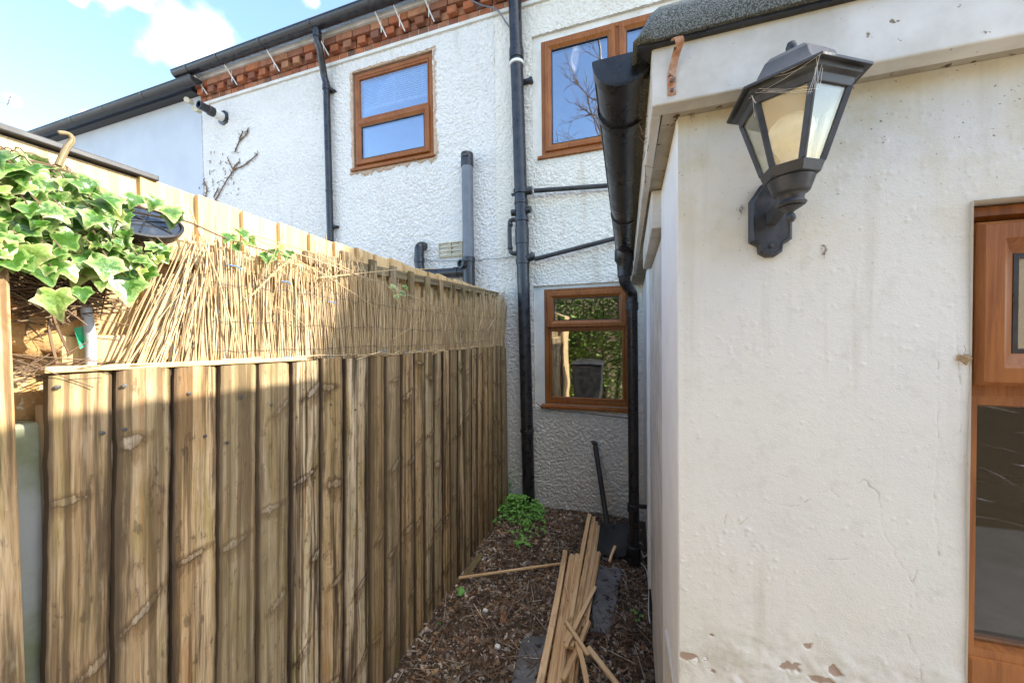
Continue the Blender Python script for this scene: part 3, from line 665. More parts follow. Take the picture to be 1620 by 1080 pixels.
# big brown window of the extension
ww = bpy.data.objects.new('window', None); COL.objects.link(ww); ww.parent = ext; ww.location = Vector(((D[0]+D[1])/2, EY, D[2])) - ext.location
yw = EY+.03
z_gb = aY(1545, 1037, yw).z; z_s0 = aY(1545, 606, yw).z; z_g1 = aY(1545, 628, yw).z; z_s1 = aY(1545, 358, yw).z
m = MB(); m.ringframe(D[0]+.002, D[1], .885, D[3]-.002, [(0,yw+.06),(0,yw),(.003,yw-.004),(.016,yw-.004),(.022,yw+.006),(.022,yw+.06)]); m.build('frame', MAT['upvc'], ww, 30)
m = MB(); m.box(D[0]+.02, D[1]-.02, yw-.002, yw+.05, z_g1-.0, z_s0+.01); m.build('transom', MAT['upvc'], ww, 0, .003)
sash(ww, D[0]+.009, .98, z_s0, z_s1, yw-.012, .050); sash(ww, .985, D[1]-.01, z_s0, z_s1, yw-.012, .050)
m = MB(); m.box(D[0]+.02, D[1]-.02, yw-.004, yw+.05, .90, z_gb); m.build('bottom_rail', MAT['upvc'], ww, 0, .006)
bead(ww, D[0]+.020, D[1]-.02, z_gb, z_g1, yw+.004)
pane(D[0]+.022, D[1]-.022, z_gb+.002, z_g1-.004, yw+.014, ww, 'glass_dim')
k = NT('wiping_smear'); k.t.nodes.remove(k.p)
tr_, df_ = k.n('BsdfTransparent'), k.n('BsdfDiffuse', i_Color=(.7,.7,.7)); mx_ = k.n('MixShader'); k.t.links.new(k.ramp(k.noise(k.pos(), 60, 4, .7), .35, .8, .02, .30), mx_.inputs[0])
k.t.links.new(tr_.outputs[0], mx_.inputs[1]); k.t.links.new(df_.outputs[0], mx_.inputs[2]); k.t.links.new(mx_.outputs[0], k.out.inputs['Surface']); MAT['smear'] = k.m
# wiping smears on the lower glass: thin flat arcs
rs = random.Random(5)
for i in range(20):
    cxs, czs, rad = rs.uniform(.50,.62), 1.03+rs.uniform(.0,.30), rs.uniform(.06,.26); a0 = rs.uniform(.2,1.3); a1 = a0+rs.uniform(.25,.8); w_ = rs.uniform(.0006,.004); vs = []
    for t in range(15):
        a = a0+(a1-a0)*t/14
        for rr_ in (rad-w_/2*math.sin(math.pi*t/14), rad+w_/2*math.sin(math.pi*t/14)):
            vs.append((min(max(cxs+rr_*math.cos(a), D[0]+.03), 1.4), yw+.0134-.00001*i, min(max(czs+rr_*math.sin(a)*.8, z_gb+.01), z_g1-.01)))
    m = MB(); m.add(vs, [(2*t, 2*t+1, 2*t+3, 2*t+2) for t in range(14)]); m.build('smear', MAT['smear'], ww, 0)
m = MB(); m.box(.30, 3.4, EY+.21, WY-.02, .62, 1.93)
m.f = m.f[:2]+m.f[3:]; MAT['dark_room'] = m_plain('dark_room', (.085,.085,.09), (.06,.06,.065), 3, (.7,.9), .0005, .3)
m.build('inner_room', MAT['dark_room'], ext, 0)
m = MB(); m.box(.32, 3.3, 2.55, 2.57, .63, .72); m.build('skirting_board', MAT['white_board'], ext, 0, .003)

# ------------------------------------------------------------------ gutters and pipes
def half_round(m, x0, x1, y, z, r, t=.004, n=14, axis_='x', skew=0.0):
    prof = []
    for k in range(n+1):
        a = math.pi*k/n; prof.append((-math.cos(a)*r, -math.sin(a)*r))
    for k in range(n, -1, -1):
        a = math.pi*k/n; prof.append((-math.cos(a)*(r-t), -math.sin(a)*(r-t)))
    N_ = len(prof); vs = []
    for s_ in (x0, x1):
        for (a, b) in prof: vs.append((s_, y+a, z+b) if axis_ == 'x' else (y+a+skew*(s_-x0), s_, z+b))
    fs = [(k, (k+1)%N_, N_+(k+1)%N_, N_+k) for k in range(N_)] + [(k, N_-1-k, N_-2-k, k+1) for k in range(n)] + [(N_+k, N_+k+1, N_+N_-2-k, N_+N_-1-k) for k in range(n)]
    m.add(vs, fs); return m
GY, GZ, GR = WY-.185, WZ+.318, .062
xe = aY(270, 128, GY-GR).x
gut = thing('main_gutter', (-2, GY, GZ-GR), 'long black half round gutter above the brick dentils of the white house', 'gutter')
m = MB(); half_round(m, xe, 9.0, GY, GZ, GR); m.tube([(xe,GY-GR,GZ),(9,GY-GR,GZ)], .006, 8); m.tube([(xe,GY+GR,GZ),(9,GY+GR,GZ)], .005, 8); m.build('channel', MAT['black_plastic'], gut, 40)
m = MB(); m.lathe([(.0,0),(GR,0),(GR,.006),(0,.006)], (xe-.004,GY,GZ-.0), (1,0,0), 28)
m.v = [(a,b,min(c,GZ)) for a,b,c in m.v]; m.build('end_cap', MAT['black_plastic'], gut, 40)
for px, py in [(292,120),(340,108),(408,88),(488,58),(582,30),(612,20),(660,8)]:
    x = aY(px, py, GY-GR).x
    m = MB(); half_round(m, x-.012, x+.012, GY, GZ+.003, GR+.006, .005); m.build('bracket', MAT['black_plastic'], gut, 40)
    m = MB(); m.tube([(x+.01,GY+.03,GZ-GR*.9),(x+.02,WY-.10,GZ-.12),(x+.06,WY-.05,WZ+.09)], .007, 6); m.tube([(x+.02,WY-.08,GZ-.08),(x+.02,WY-.08,GZ-.20)], .005, 5); m.build('white_rod', MAT['white_plastic'], gut, 40)
g2y, g2z = WY-.175, 4.66
gut2 = thing('far_gutter', (-8, g2y, g2z-GR), 'black gutter on the pale far house, one step lower at left', 'gutter')
x2 = aY(300, 141, g2y-GR).x
m = MB(); half_round(m, -16, x2, g2y, g2z, GR); m.tube([(-16,g2y-GR,g2z),(x2,g2y-GR,g2z)], .006, 8); m.build('channel', MAT['black_dusty'], gut2, 40)
m = MB(); m.lathe([(0,0),(GR+.004,0),(GR+.004,.03),(0,.03)], (x2-.02,g2y,g2z), (1,0,0), 28); m.v = [(a,b,min(c,g2z+.003)) for a,b,c in m.v]; m.build('end_cap', MAT['black_dusty'], gut2, 40)
for px, py in [(110,205),(160,187),(222,164)]:
    x = aY(px, py, g2y-GR).x
    m = MB(); half_round(m, x-.012, x+.012, g2y, g2z+.003, GR+.005, .005); m.build('bracket', MAT['black_plastic'], gut2, 40)
tw = thing('capped_pipes', tuple(aY(300,165,WY-.12)), 'pair of small white round capped pipe ends under the gutter step', 'pipe end')
for px, py in ((295,158),(308,172)):
    c = aY(px, py, WY-.16); m = MB(); m.lathe([(0,0),(.030,0),(.034,.006),(.034,.016),(.028,.018),(.028,.09),(0,.09)], c, (-.45,.85,.25), 20); m.build('pipe_end', MAT['cream_plastic'], tw, 40)

flue = thing('boiler_flue', tuple(aY(352,187,WY)), 'black boiler flue with white collar sticking out of the white wall', 'flue')
c = aY(354, 187, WY-.01)
m = MB(); m.lathe([(0,0),(.085,0),(.085,.012),(.06,.02),(0,.02)], c, (0,-1,0), 28); m.build('wall_gasket', MAT['black_plastic'], flue, 40)
m = MB(); m.lathe([(0,.02),(.055,.02),(.055,.11),(0,.11)], c, (-.02,-1,.02), 28); m.build('collar', MAT['white_plastic'], flue, 40)
m = MB(); m.lathe([(0,.105),(.052,.105),(.056,.12),(.056,.16),(.046,.17),(.044,.24),(.047,.25),(.047,.262),(.035,.262),(.035,.2),(0,.2)], c, (-.02,-1,.02), 28); m.build('flue_tube', MAT['black_plastic'], flue, 40)

def collar(m, p, r, h, axis=(0,0,1)):
    m.lathe([(r*.86,0),(r,.004),(r,h-.004),(r*.86,h)], p, axis, 28)
# neighbour's downpipe
dp = thing('downpipe', (-3.0, WY-.06, 1.2), 'slim black downpipe left of the small upper window', 'downpipe')
DPX = -2.99; r_ = .034
top = aY(502, 62, GY); 
m = MB(); m.tube(spline([(top.x,GY,GZ-GR-.0),(top.x,GY+.002,GZ-GR-.13),(top.x+.01,GY+.02,GZ-GR-.19),(DPX-.02,WY-.07,WZ-.12),(DPX,WY-.06,WZ-.22),(DPX,WY-.06,WZ-.4)],5) + [(DPX+.015,WY-.06,1.0)], r_, 20); m.build('pipe', MAT['black_plastic'], dp, 40)
for a_ in (((top.x,GY,GZ-GR-.09), .042, .07), ((DPX,WY-.06,WZ-.28), .040, .06), ((DPX+.004,WY-.06,3.1), .037, .03)):
    m = MB(); collar(m, *a_); m.build('socket', MAT['black_plastic'], dp, 40)
for z in (WZ-.27, 2.74):
    m = MB(); m.box(DPX-.05, DPX+.075, WY-.03, WY, z-.012, z+.012); m.lathe([(.005,0),(.014,.0),(.014,.03),(.005,.03)], (DPX+.06,WY-.06,z), (0,1,0), 12); m.build('pipe_clip', MAT['black_plastic'], dp, 40)

# black soil stack
sk = thing('soil_stack', (-.82, WY-.085, 0), 'tall thick black soil pipe standing against the cream wall', 'soil pipe')
SY = WY-.085; SR = .056
def sxp(z): return -.797 - .0142*max(z,0) - .006*max(0, z-2.2)
zs_ = [-.05,.6,1.2,1.8,2.2,2.6,2.9,3.3,3.8,4.3,4.65,6.2]
m = MB(); m.tube([(sxp(z),SY,z) for z in zs_], [SR*.97 if z < 2.2 else SR for z in zs_], 28); m.build('pipe', MAT['black_plastic'], sk, 40)
def zat(py, px=830): return aY(px, py, SY-SR*.6).z
for py, h, rr in [(78,.10,1.14),(300,.05,1.17),(318,.03,1.1),(372,.14,1.10),(412,.05,1.12),(682,.03,1.12),(345,.04,1.13)]:
    z = zat(py); m = MB(); collar(m, (sxp(z),SY,z-h/2), SR*rr, h); m.build('socket', MAT['black_plastic'], sk, 40)
z = zat(95); m = MB(); collar(m, (sxp(z),SY,z-.012), SR*1.16, .03); m.build('white_ring', MAT['white_plastic'], sk, 40)
m = MB(); z = zat(320)
for yy in (318, 330):
    pass
for sgn, py in ((-1,333),(1,331)):
    z = zat(py); m.lathe([(0,.0),(.030,0),(.030,.035),(.024,.04),(0,.04)], (sxp(z)+sgn*(SR-.005),SY-.01,z), (sgn,-.15,0), 18)
z = zat(303); m.lathe([(0,0),(.034,0),(.034,.05),(.026,.055),(0,.055)], (sxp(z)+SR-.006,SY-.01,z+.01), (1,0,0), 18)
z = zat(408); m.lathe([(0,0),(.034,0),(.036,.05),(.026,.065),(0,.065)], (sxp(z)+SR-.006,SY-.01,z), (1,-.05,.3), 18)
z = zat(303); m.box(sxp(z)-.085, sxp(z)+.085, SY-.012, SY+.012, z-.010, z+.010)
m.build('boss', MAT['black_plastic'], sk, 40)
z1, z2 = zat(345), zat(398)
m = MB(); m.tube(spline([(sxp(z1)-SR+.01,SY-.01,z1),(sxp(z1)-.085,SY-.01,z1+.004),(sxp(z1)-.108,SY-.01,z1-.03),(sxp(z2)-.112,SY-.01,z2+.05),(sxp(z2)-.09,SY-.01,z2-.0),(sxp(z2)-SR+.01,SY-.01,z2)],6), .019, 14)
collar(m, (sxp(z2)-.112,SY-.01,z2+.035), .024, .03); collar(m, (sxp(z2)-.109,SY-.01,z1-.05), .024, .03); m.build('side_loop', MAT['black_plastic'], sk, 40)
m = MB(); z = zat(115, 840); m.box(sxp(z)+SR*.6, sxp(z)+.12, WY-.05, WY, z-.012, z+.012); m.tube([(sxp(z)+.11,WY-.055,z),(sxp(z)+.11,WY,z)], .018, 10); m.build('pipe_clip', MAT['black_plastic'], sk, 40)
for a, b, lab in (((845,302),(985,292),'level black waste pipe running right from the soil pipe'), ((846,410),(985,374),'sloping black waste pipe running up right from the soil pipe')):
    p, q = aY(*a, SY-.01), aY(*b, SY+.02)
    m = MB(); m.tube([p, q, q+Vector((.02,.05,0)), q+Vector((.03,.12,0))], .019, 16)
    tag(m.build('waste_pipe', MAT['black_dusty'], None, 40), lab, 'waste pipe')

# grey vent pipe and black elbow
vp = thing('vent_pipe', (-1.42, WY-.09, 1.6), 'thick grey vent pipe with black slotted cap standing on white wall', 'vent pipe')
VY = WY-.085; vx = aY(740.5, 350, VY).x; vr = .052
zt_, zb_ = aY(740, 262, VY).z, aY(740, 412, VY).z; ztop = aY(740, 243, VY).z
m = MB(); m.tube([(vx,VY,zb_-.05),(vx,VY,zt_+.05)], vr, 28); m.build('pipe', MAT['grey_plastic'], vp, 40)
m = MB(); m.lathe([(vr*1.10,zt_-.01-1),(vr*1.12,zt_-1),(vr*1.12,ztop-1-.008),(vr*1.06,ztop-1),(vr*.9,ztop-1),(vr*.9,zt_-1)], (vx,VY,1), (0,0,1), 28); m.build('vent_cap', MAT['black_plastic'], vp, 40)
m = MB(); m.box(vx-.02, vx+.035, VY-vr*1.19, VY-vr*.9, ztop-.045, ztop-.028); m.build('slot', MAT['wire'], vp, 0)
m = MB(); collar(m, (vx,VY,zb_-.02), vr*1.17, .05); m.lathe([(vr*1.08,-.5),(vr*1.08,0)], (vx,VY,zb_-.02), (0,0,1), 28)
bz = aY(735, 430, VY).z
m.lathe([(0,0),(.036,0),(.040,.02),(.040,.07),(.028,.07),(.028,.05),(0,.05)], (vx-.02,VY-.03,bz+.06), (-.3,-1,.0), 22)
m.build('pipe_base', MAT['black_plastic'], vp, 40)
m = MB(); e0 = aY(663, 393, VY); pts = [(vx-.03,VY,bz),(vx-.2,VY,bz),(e0.x+.13,VY,bz+.005),(e0.x+.03,VY,bz+.03),(e0.x,VY,bz+.10),(e0.x,VY,e0.z-.06),(e0.x+.002,VY+.01,e0.z+.01),(e0.x+.003,VY+.06,e0.z+.035),(e0.x+.003,WY+.03,e0.z+.035)]
m.tube(spline(pts,6), .046, 22); collar(m, (e0.x,VY,bz+.12), .052, .05); collar(m, (vx-.10,VY,bz), .052, .05, (-1,0,0)); collar(m, (e0.x+.14,VY,bz+.005), .05, .02, (-1,0,0)); m.build('elbow_branch', MAT['black_plastic'], vp, 40)

# vent grille
a, b = aY(694, 408, WY-.02), aY(731, 381, WY-.02)
gr = thing('vent_grille', (a.x, WY, a.z), 'cream louvred vent grille beside the grey vent pipe', 'vent')
m = MB(); m.ringframe(a.x, b.x, a.z, b.z, [(0,WY),(0,WY-.022),(.008,WY-.024),(.010,WY-.012),(.010,WY)]); xm = (a.x+b.x)/2; m.box(xm-.006, xm+.006, WY-.022, WY, a.z+.008, b.z-.008); m.build('grille_frame', MAT['cream_plastic'], gr, 30)
m = MB(); h = (b.z-a.z-.02)/3
for i in range(3):
    z = a.z+.01+h*i
    for (u0, u1) in ((a.x+.011, xm-.007), (xm+.007, b.x-.011)):
        m.hexa([(u0,WY-.018,z+.004),(u1,WY-.018,z+.004),(u1,WY+.004,z+h*.75),(u0,WY+.004,z+h*.75),(u0,WY-.018,z+.01),(u1,WY-.018,z+.01),(u1,WY+.004,z+h),(u0,WY+.004,z+h)])
m.build('louvre', MAT['cream_plastic'], gr, 0)

# extension gutter and downpipe
eg = thing('side_gutter', (.005, 1.5, 2.02), 'large black half round gutter with closed end on the extension eaves', 'gutter')
ER = .0535; EZ = 2.078; g0, g1 = .70, 2.32
m = MB(); half_round(m, g0+.012, g1, .0055, EZ, ER, .003, 20, 'y', .012); m.tube([(.0055-ER,g0+.01,EZ),(.0055-ER+.019,g1,EZ)], .004, 8); m.build('channel', MAT['black_plastic'], eg, 40)
m = MB(); n = 24; pr = [(.0055-math.cos(math.pi*k/n)*(ER+.004), EZ-math.sin(math.pi*k/n)*(ER+.004)) for k in range(n+1)]
pi_ = [(.0055-math.cos(math.pi*k/n)*(ER-.004), EZ-.0-math.sin(math.pi*k/n)*(ER-.004)) for k in range(n+1)]
vs = [(x,g0+.03,z) for x,z in pr] + [(x,g0+.002,z) for x,z in pr] + [(x,g0,z) for x,z in pi_]
q = n+1
fs = [(k,k+1,q+k+1,q+k) for k in range(n)] + [(q+k,q+k+1,2*q+k+1,2*q+k) for k in range(n)] + [tuple(2*q+k for k in range(q)), tuple(range(n,-1,-1)), (0,q,2*q,3*q-1,2*q-1,n)]
m.add(vs, fs); m.build('end_cap', MAT['black_plastic'], eg, 30)
for yb in (.86, 1.6, 2.25):
    m = MB(); half_round(m, yb-.010, yb+.010, .0055+.012*(yb-g0), EZ+.001, ER+.006, .006, 20, 'y'); m.box(.052, .075, yb-.010, yb+.010, EZ-.03, EZ+.006); m.build('bracket', MAT['black_plastic'], eg, 40)
ox, oy = .018, 2.20
m = MB(); m.lathe([(.02,-.13),(.038,-.13),(.042,-.11),(.042,-.08),(.056,-.06),(.056,.0),(.05,0)], (ox,oy,EZ-.03), (0,0,1), 24); m.build('outlet', MAT['black_plastic'], eg, 40)
ed = thing('corner_downpipe', (.07, 2.42, 0), 'black downpipe with swan neck beside the lower window', 'downpipe')
bx, by = .068, 2.42
m = MB(); m.tube(spline([(ox,oy,EZ-.14),(ox,oy,EZ-.19),(ox+.008,oy+.03,EZ-.225),(bx-.012,by-.04,EZ-.25),(bx,by-.005,EZ-.28),(bx,by,EZ-.34)],6)+[(bx+.004,by,.04)], .034, 22); m.build('pipe', MAT['black_plastic'], ed, 40)
for a_ in (((ox,oy,EZ-.19), .040, .06), ((bx,by,EZ-.38), .039, .06), ((bx,by,.36), .038, .03), ((bx,by,.02), .045, .12)):
    m = MB(); collar(m, *a_); m.build('socket', MAT['black_plastic'], ed, 40)
m = MB(); collar(m, (bx,by,.395), .039, .022); m.box(bx+.01, .16, by-.012, by+.012, .396, .416); m.build('pipe_clip', MAT['black_plastic'], ed, 40)

# rusty hook on the fascia
b0 = aY(1065, 148, .664)
hk = thing('iron_hook', tuple(b0), 'rusty copper coloured strap hook screwed to the cream fascia', 'hook')
path = [aY(1063,150,.664), aY(1063,120,.663), aY(1068,92,.656), aY(1072,78,.645), aY(1076,66,.638), aY(1073,58,.636), aY(1068,62,.638)]
m = MB(); pts = spline(path, 5); w = .0065
vs = []; 
for p in pts: vs += [p+Vector((-w,0,0)), p+Vector((w,0,0)), p+Vector((w,.003,0)), p+Vector((-w,.003,0))]
fs = [(i*4+k, i*4+(k+1)%4, i*4+4+(k+1)%4, i*4+4+k) for i in range(len(pts)-1) for k in range(4)] + [(3,2,1,0), tuple(len(pts)*4-4+k for k in range(4))]
m.add(vs, fs); m.build('strap', MAT['rust'], hk, 50)
for py in (143, 128):
    c = aY(1063, py, .662); m = MB(); m.lathe([(0,0),(.0032,0),(.0030,.002),(0,.0025)], c, (0,-1,0), 10); m.build('screw', MAT['wire'], hk, 40)

# ------------------------------------------------------------------ wall lantern
pc = aY(1216, 350, EY)
LX, LY = aY(1251, 330, .615).x, .615
lamp = thing('wall_lantern', (pc.x, EY, pc.z), 'black six sided coach lantern on the cream wall', 'lantern')
pw, ph0, ph1 = .031, aY(1216,408,EY).z, aY(1216,290,EY).z
out = [(-pw*.55,ph0+.008),(-pw*.2,ph0),(pw*.2,ph0),(pw*.55,ph0+.008),(pw*.6,ph0+.02),(pw,ph0+.028),(pw,ph1-.03),(pw*.5,ph1-.006),(pw*.25,ph1),(-pw*.25,ph1),(-pw*.5,ph1-.006),(-pw,ph1-.03),(-pw,ph0+.028),(-pw*.6,ph0+.02)]
n = len(out); zc_ = (ph0+ph1)/2
vs = [(pc.x+a, EY+.002, b) for a,b in out] + [(pc.x+a, EY-.009, b) for a,b in out] + [(pc.x+a*.86, EY-.013, zc_+(b-zc_)*.93) for a,b in out] + [(pc.x+a*.80, EY-.011, zc_+(b-zc_)*.90) for a,b in out]
fs = [(j*n+k, j*n+(k+1)%n, (j+1)*n+(k+1)%n, (j+1)*n+k) for j in range(3) for k in range(n)] + [tuple(3*n+k for k in range(n))]
m = MB(); m.add(vs, fs); m.build('back_plate', MAT['black_iron'], lamp, 25)
zl = lambda py: aY(1250, py, LY).z
z_fin, z_cup0, z_cup1, z_g0, z_g1, z_rf, z_top = zl(352), zl(332), zl(288), zl(268), zl(170), zl(150), zl(70)
m = MB(); m.lathe([(0,0),(.004,.001),(.0065,.006),(.0055,.011),(.003,.014),(.006,.017),(.011,.020),(.014,.022)], (LX,LY,z_fin), n=20); m.build('bottom_finial', MAT['black_iron'], lamp, 40)
H = z_g0 - .016 - (z_fin+.022); zb0 = z_fin+.022
m = MB(); m.lathe([(.008,0),(.017,.002),(.019,.005),(.017,.008),(.0155,.010),(.0165,H*.42),(.018,H*.46),(.021,H*.49),(.0225,H*.53),(.023,H*.56),(.028,H*.95),(.0285,H*1.0),(.01,H*1.0)], (LX,LY,zb0), n=28); m.build('cup', MAT['black_iron'], lamp, 35)
m = MB(); za = zb0+.012
m.hexa([(LX-.007,LY+.01,za-.006),(LX+.007,LY+.01,za-.006),(pc.x+.008,EY-.01,za-.012),(pc.x-.008,EY-.01,za-.012),(LX-.007,LY+.01,za+.012),(LX+.007,LY+.01,za+.012),(pc.x+.008,EY-.01,za+.012),(pc.x-.008,EY-.01,za+.012)]); m.build('arm', MAT['black_iron'], lamp, 30, .002)
ROT = R(30)
def hexr(r, z, rot=ROT): return [Vector((LX+r*math.cos(rot+k*math.pi/3), LY+r*math.sin(rot+k*math.pi/3), z)) for k in range(6)]
r0, r1 = .0365, .0635
def lofth(rings):
    m = MB(); vs = [p for r in rings for p in r]; fs = [(j*6+k, j*6+(k+1)%6, j*6+6+(k+1)%6, j*6+6+k) for j in range(len(rings)-1) for k in range(6)]
    fs += [tuple(range(5,-1,-1)), tuple((len(rings)-1)*6+k for k in range(6))]; m.add(vs, fs); return m
sl = (r1-r0)/(z_g1-z_g0)
lofth([hexr(.027,z_g0-.016), hexr(r0-.003,z_g0-.014), hexr(r0+.002,z_g0), hexr(r0-.004,z_g0+.0005)]).build('bottom_rim', MAT['black_iron'], lamp, 25, .001)
A, B = hexr(r0, z_g0), hexr(r1, z_g1)
for k in range(6):
    p, q = A[k], B[k]; m = MB(); d = Vector((p.x-LX, p.y-LY, 0)).normalized(); t = Vector((-d.y, d.x, 0))
    w_ = .0048; vs = []
    for c in (p, q): vs += [c+d*.0025-t*.001, c+d*.0025+t*.001, c-d*.003+t*w_, c-d*.006, c-d*.003-t*w_]
    m.add(vs, [(i, (i+1)%5, 5+(i+1)%5, 5+i) for i in range(5)]); m.build('corner_bar', MAT['black_iron'], lamp, 25)
    k2 = (k+1)%6; m = MB(); ins = .93
    f4 = [A[k]*.96+A[k2]*.04, A[k2]*.96+A[k]*.04, B[k2]*.97+B[k]*.03, B[k]*.97+B[k2]*.03]; nrm = (f4[1]-f4[0]).cross(f4[3]-f4[0]).normalized()
    m.hexa([v-nrm*.0035 for v in f4]+[v-nrm*.0015 for v in f4]); m.build('glass_pane', MAT['lamp_glass'], lamp, 0)
lofth([hexr(r1-.010,z_g1-.004), hexr(r1+.001,z_g1-.004), hexr(r1+.004,z_g1+.006), hexr(r1+.011,z_g1+.009), hexr(r1+.012,z_g1+.016), hexr(r1-.01,z_g1+.017)]).build('top_rim', MAT['black_iron'], lamp, 20, .0008)
rz = z_g1+.0165
m = lofth([hexr(r1+.010,rz-.0002), hexr(.0835,rz-.003), hexr(.084,rz+.001), hexr(.069,rz+.008), hexr(.060,rz+.014), hexr(.053,rz+.024), hexr(.047,rz+.038), hexr(.038,rz+.047), hexr(.026,rz+.051), hexr(.010,rz+.053)]); m.build('roof', MAT['black_iron'], lamp, 20, .0008)
m = MB(); m.lathe([(.010,0),(.007,.004),(.0045,.008),(.0062,.013),(.0068,.018),(.005,.024),(0,.027)], (LX,LY,rz+.052), n=20); m.build('top_finial', MAT['black_iron'], lamp, 40)
m = MB(); rl = random.Random(3); hx = hexr(.080, rz-.004); gx = hexr(r1, z_g1-.01)
for i in range(16):
    a_, b_ = rl.choice([(hx[3],gx[3]),(hx[4],gx[4]),(hx[3],gx[4]),(hx[3],hx[4])]); p_ = a_+(b_-a_)*rl.uniform(.0,.3)+Vector((rl.gauss(0,.004),rl.gauss(0,.004),rl.gauss(0,.003))); q_ = b_+Vector((rl.gauss(0,.006),rl.gauss(0,.006),rl.gauss(0,.008)))
    m.tube([p_, (p_+q_)/2-Vector((0,0,.003)), q_], .00025, 3)
m.build('cobweb', MAT['white_plastic'], lamp, 0)
for sgn in (-1, 1):
    m = MB(); m.lathe([(0,0),(.0035,0),(.003,.0015),(0,.002)], (pc.x, EY-.0135, zc_+sgn*(ph1-ph0)*.36), (0,-1,0), 10); m.build('screw', MAT['wire'], lamp, 40)
m = MB(); zbulb = z_g0+.012
m.lathe([(.012,-.014),(.012,.004),(.015,.010),(.024,.025),(.028,.04),(.026,.052),(.017,.062),(.006,.066),(0,.0665)], (LX,LY,zbulb), n=28)
MAT['bulb'] = m_plain('frosted_bulb', (.92,.89,.74), (.88,.85,.68), 20, (.3,.4), .0002)
m.build('bulb', MAT['bulb'], lamp, 60)

# ------------------------------------------------------------------ fences on the left
FX = -1.0
def ftop(y): return 1.487 - .03*max(0, min(1, (y-.4)/1.2))
edges_px = [72,181,272,344.5,407,459.5,506,543,584,609,634,655,670,685,699,711,723,734,744.5,754,763,771,779,785,792,799]
EYS = [aX(px, 592 - (px-72)*.055, FX).y for px in edges_px]
fence = thing('close_board_fence', (FX, 1.6, 0), 'weathered brown close boarded fence with knots and green algae', 'fence')
m = MB(); rb = random.Random(11)
for i in range(len(EYS)-1):
    ya, yb = EYS[i], EYS[i+1]; w = yb-ya; zt0 = ftop(ya) + rb.uniform(-.006,.004); ra = rb.random(); vo = rb.uniform(0, 60)
    nu, nv = 10, 190; knots = [(rb.uniform(.2,.8), vz, rb.uniform(.30,.62), rb.uniform(.010,.021), rb.uniform(-.35,.75)) for vz in np.arange(rb.uniform(.12,.35), 1.42, rb.uniform(.26,.42)) if rb.random() < .85]; cup = rb.uniform(.006,.013); tw1, tw2 = rb.uniform(-.006,.006), rb.uniform(-.006,.006); ph = rb.uniform(0,6)
    prof = [(-.006,-.010), (.0,.0)] + [(t/nu, None) for t in range(1, nu)] + [(1.0, .0), (1.0,-.012)]
    vs = []; uv = []; ee = []; kk = []
    zb0_ = float(gz(FX+.03, (ya+yb)/2)) - .03
    for j in range(nv+1):
        z = zb0_ + (zt0-zb0_)*j/nv; ln = -.030*(zt0-z)
        bow = .004*math.sin(z*3+ph) + (tw1*(z/1.5) + tw2*(1-z/1.5))
        for (t, o) in prof:
            tt = min(max(t,0),1)
            if o is None: o = cup*math.sin(math.pi*tt)**.7 + .005*(1-tt) + .003*(float(noise2(z*1.0, tt*w+i, .035, 13))-.5) + .003*(float(noise2(z, tt*w*2+i*3, .14, 14))-.5)
            elif t == 0: o = .005
            else: o = o - .002
            kv_ = 0.0
            for (kt, kz, kw, kh, ks) in knots:
                du, dv = (tt-kt)/kw, (z-kz-ks*(tt-kt)*w)/kh
                if abs(dv) < 3.5: kv_ = max(kv_, math.exp(-du*du-dv*dv), .42*math.exp(-(du*1.2)**2-((z-kz-ks*(tt-kt)*w+kh*1.2)/(kh*2.6))**2))
            kk.append(kv_); o += .0045*max(0, kv_-.4)
            eg_ = .004*(float(noise2(z, i*3.3, .12, 7))-.5) + .002*(float(noise2(z, i*5.1, .03, 9))-.5)
            vs.append((FX + o + bow*(tt-.5) , ya + .0015 + tt*(w-.003) + ln + (eg_ if tt in (0,1) else 0), z))
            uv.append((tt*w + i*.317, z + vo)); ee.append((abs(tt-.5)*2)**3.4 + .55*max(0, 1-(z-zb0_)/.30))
    k = len(prof); fs = [(j*k+c, j*k+c+1, j*k+k+c+1, j*k+k+c) for j in range(nv) for c in range(k-1)]
    fs.append(tuple(nv*k+c for c in range(k)))
    m.add(vs, fs, uv=uv, a=max(ra,.01), e=ee, kk=kk)
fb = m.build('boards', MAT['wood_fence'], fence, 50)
m = MB(); m.box(FX-.04, FX-.012, EYS[0], WY-.03, .02, 1.43); m.build('backing_rail', MAT['wood_grey'], fence, 0)
m = MB()
ycap = EYS[5]+.05
m.hexa([(FX-.03,EYS[0]-.005,1.4905),(FX+.012,EYS[0]-.005,1.4905),(FX+.012,ycap,1.474),(FX-.03,ycap,1.474),(FX-.03,EYS[0]-.005,1.501),(FX+.012,EYS[0]-.005,1.503),(FX+.012,ycap,1.485),(FX-.03,ycap,1.484)],
       uv=[(0,0),(.04,0),(.04,.6),(0,.6),(0,0),(.04,0),(.04,.6),(0,.6)], a=.3); m.build('capping_strip', MAT['wood_new'], fence, 0, .002)
for px, py in [(235,683),(163,685),(198,679),(198,610),(92,612),(300,622),(325,690),(382,628),(430,640),(360,700),(484,634),(524,640),(563,648)]:
    q = aX(px, py, FX+.014); m = MB(); m.lathe([(0,0),(.0042,.0),(.0042,.0015),(0,.003)], (q.x-.002,q.y,q.z), (1,0,0), 10); m.build('nail', MAT['wire'], fence, 40)

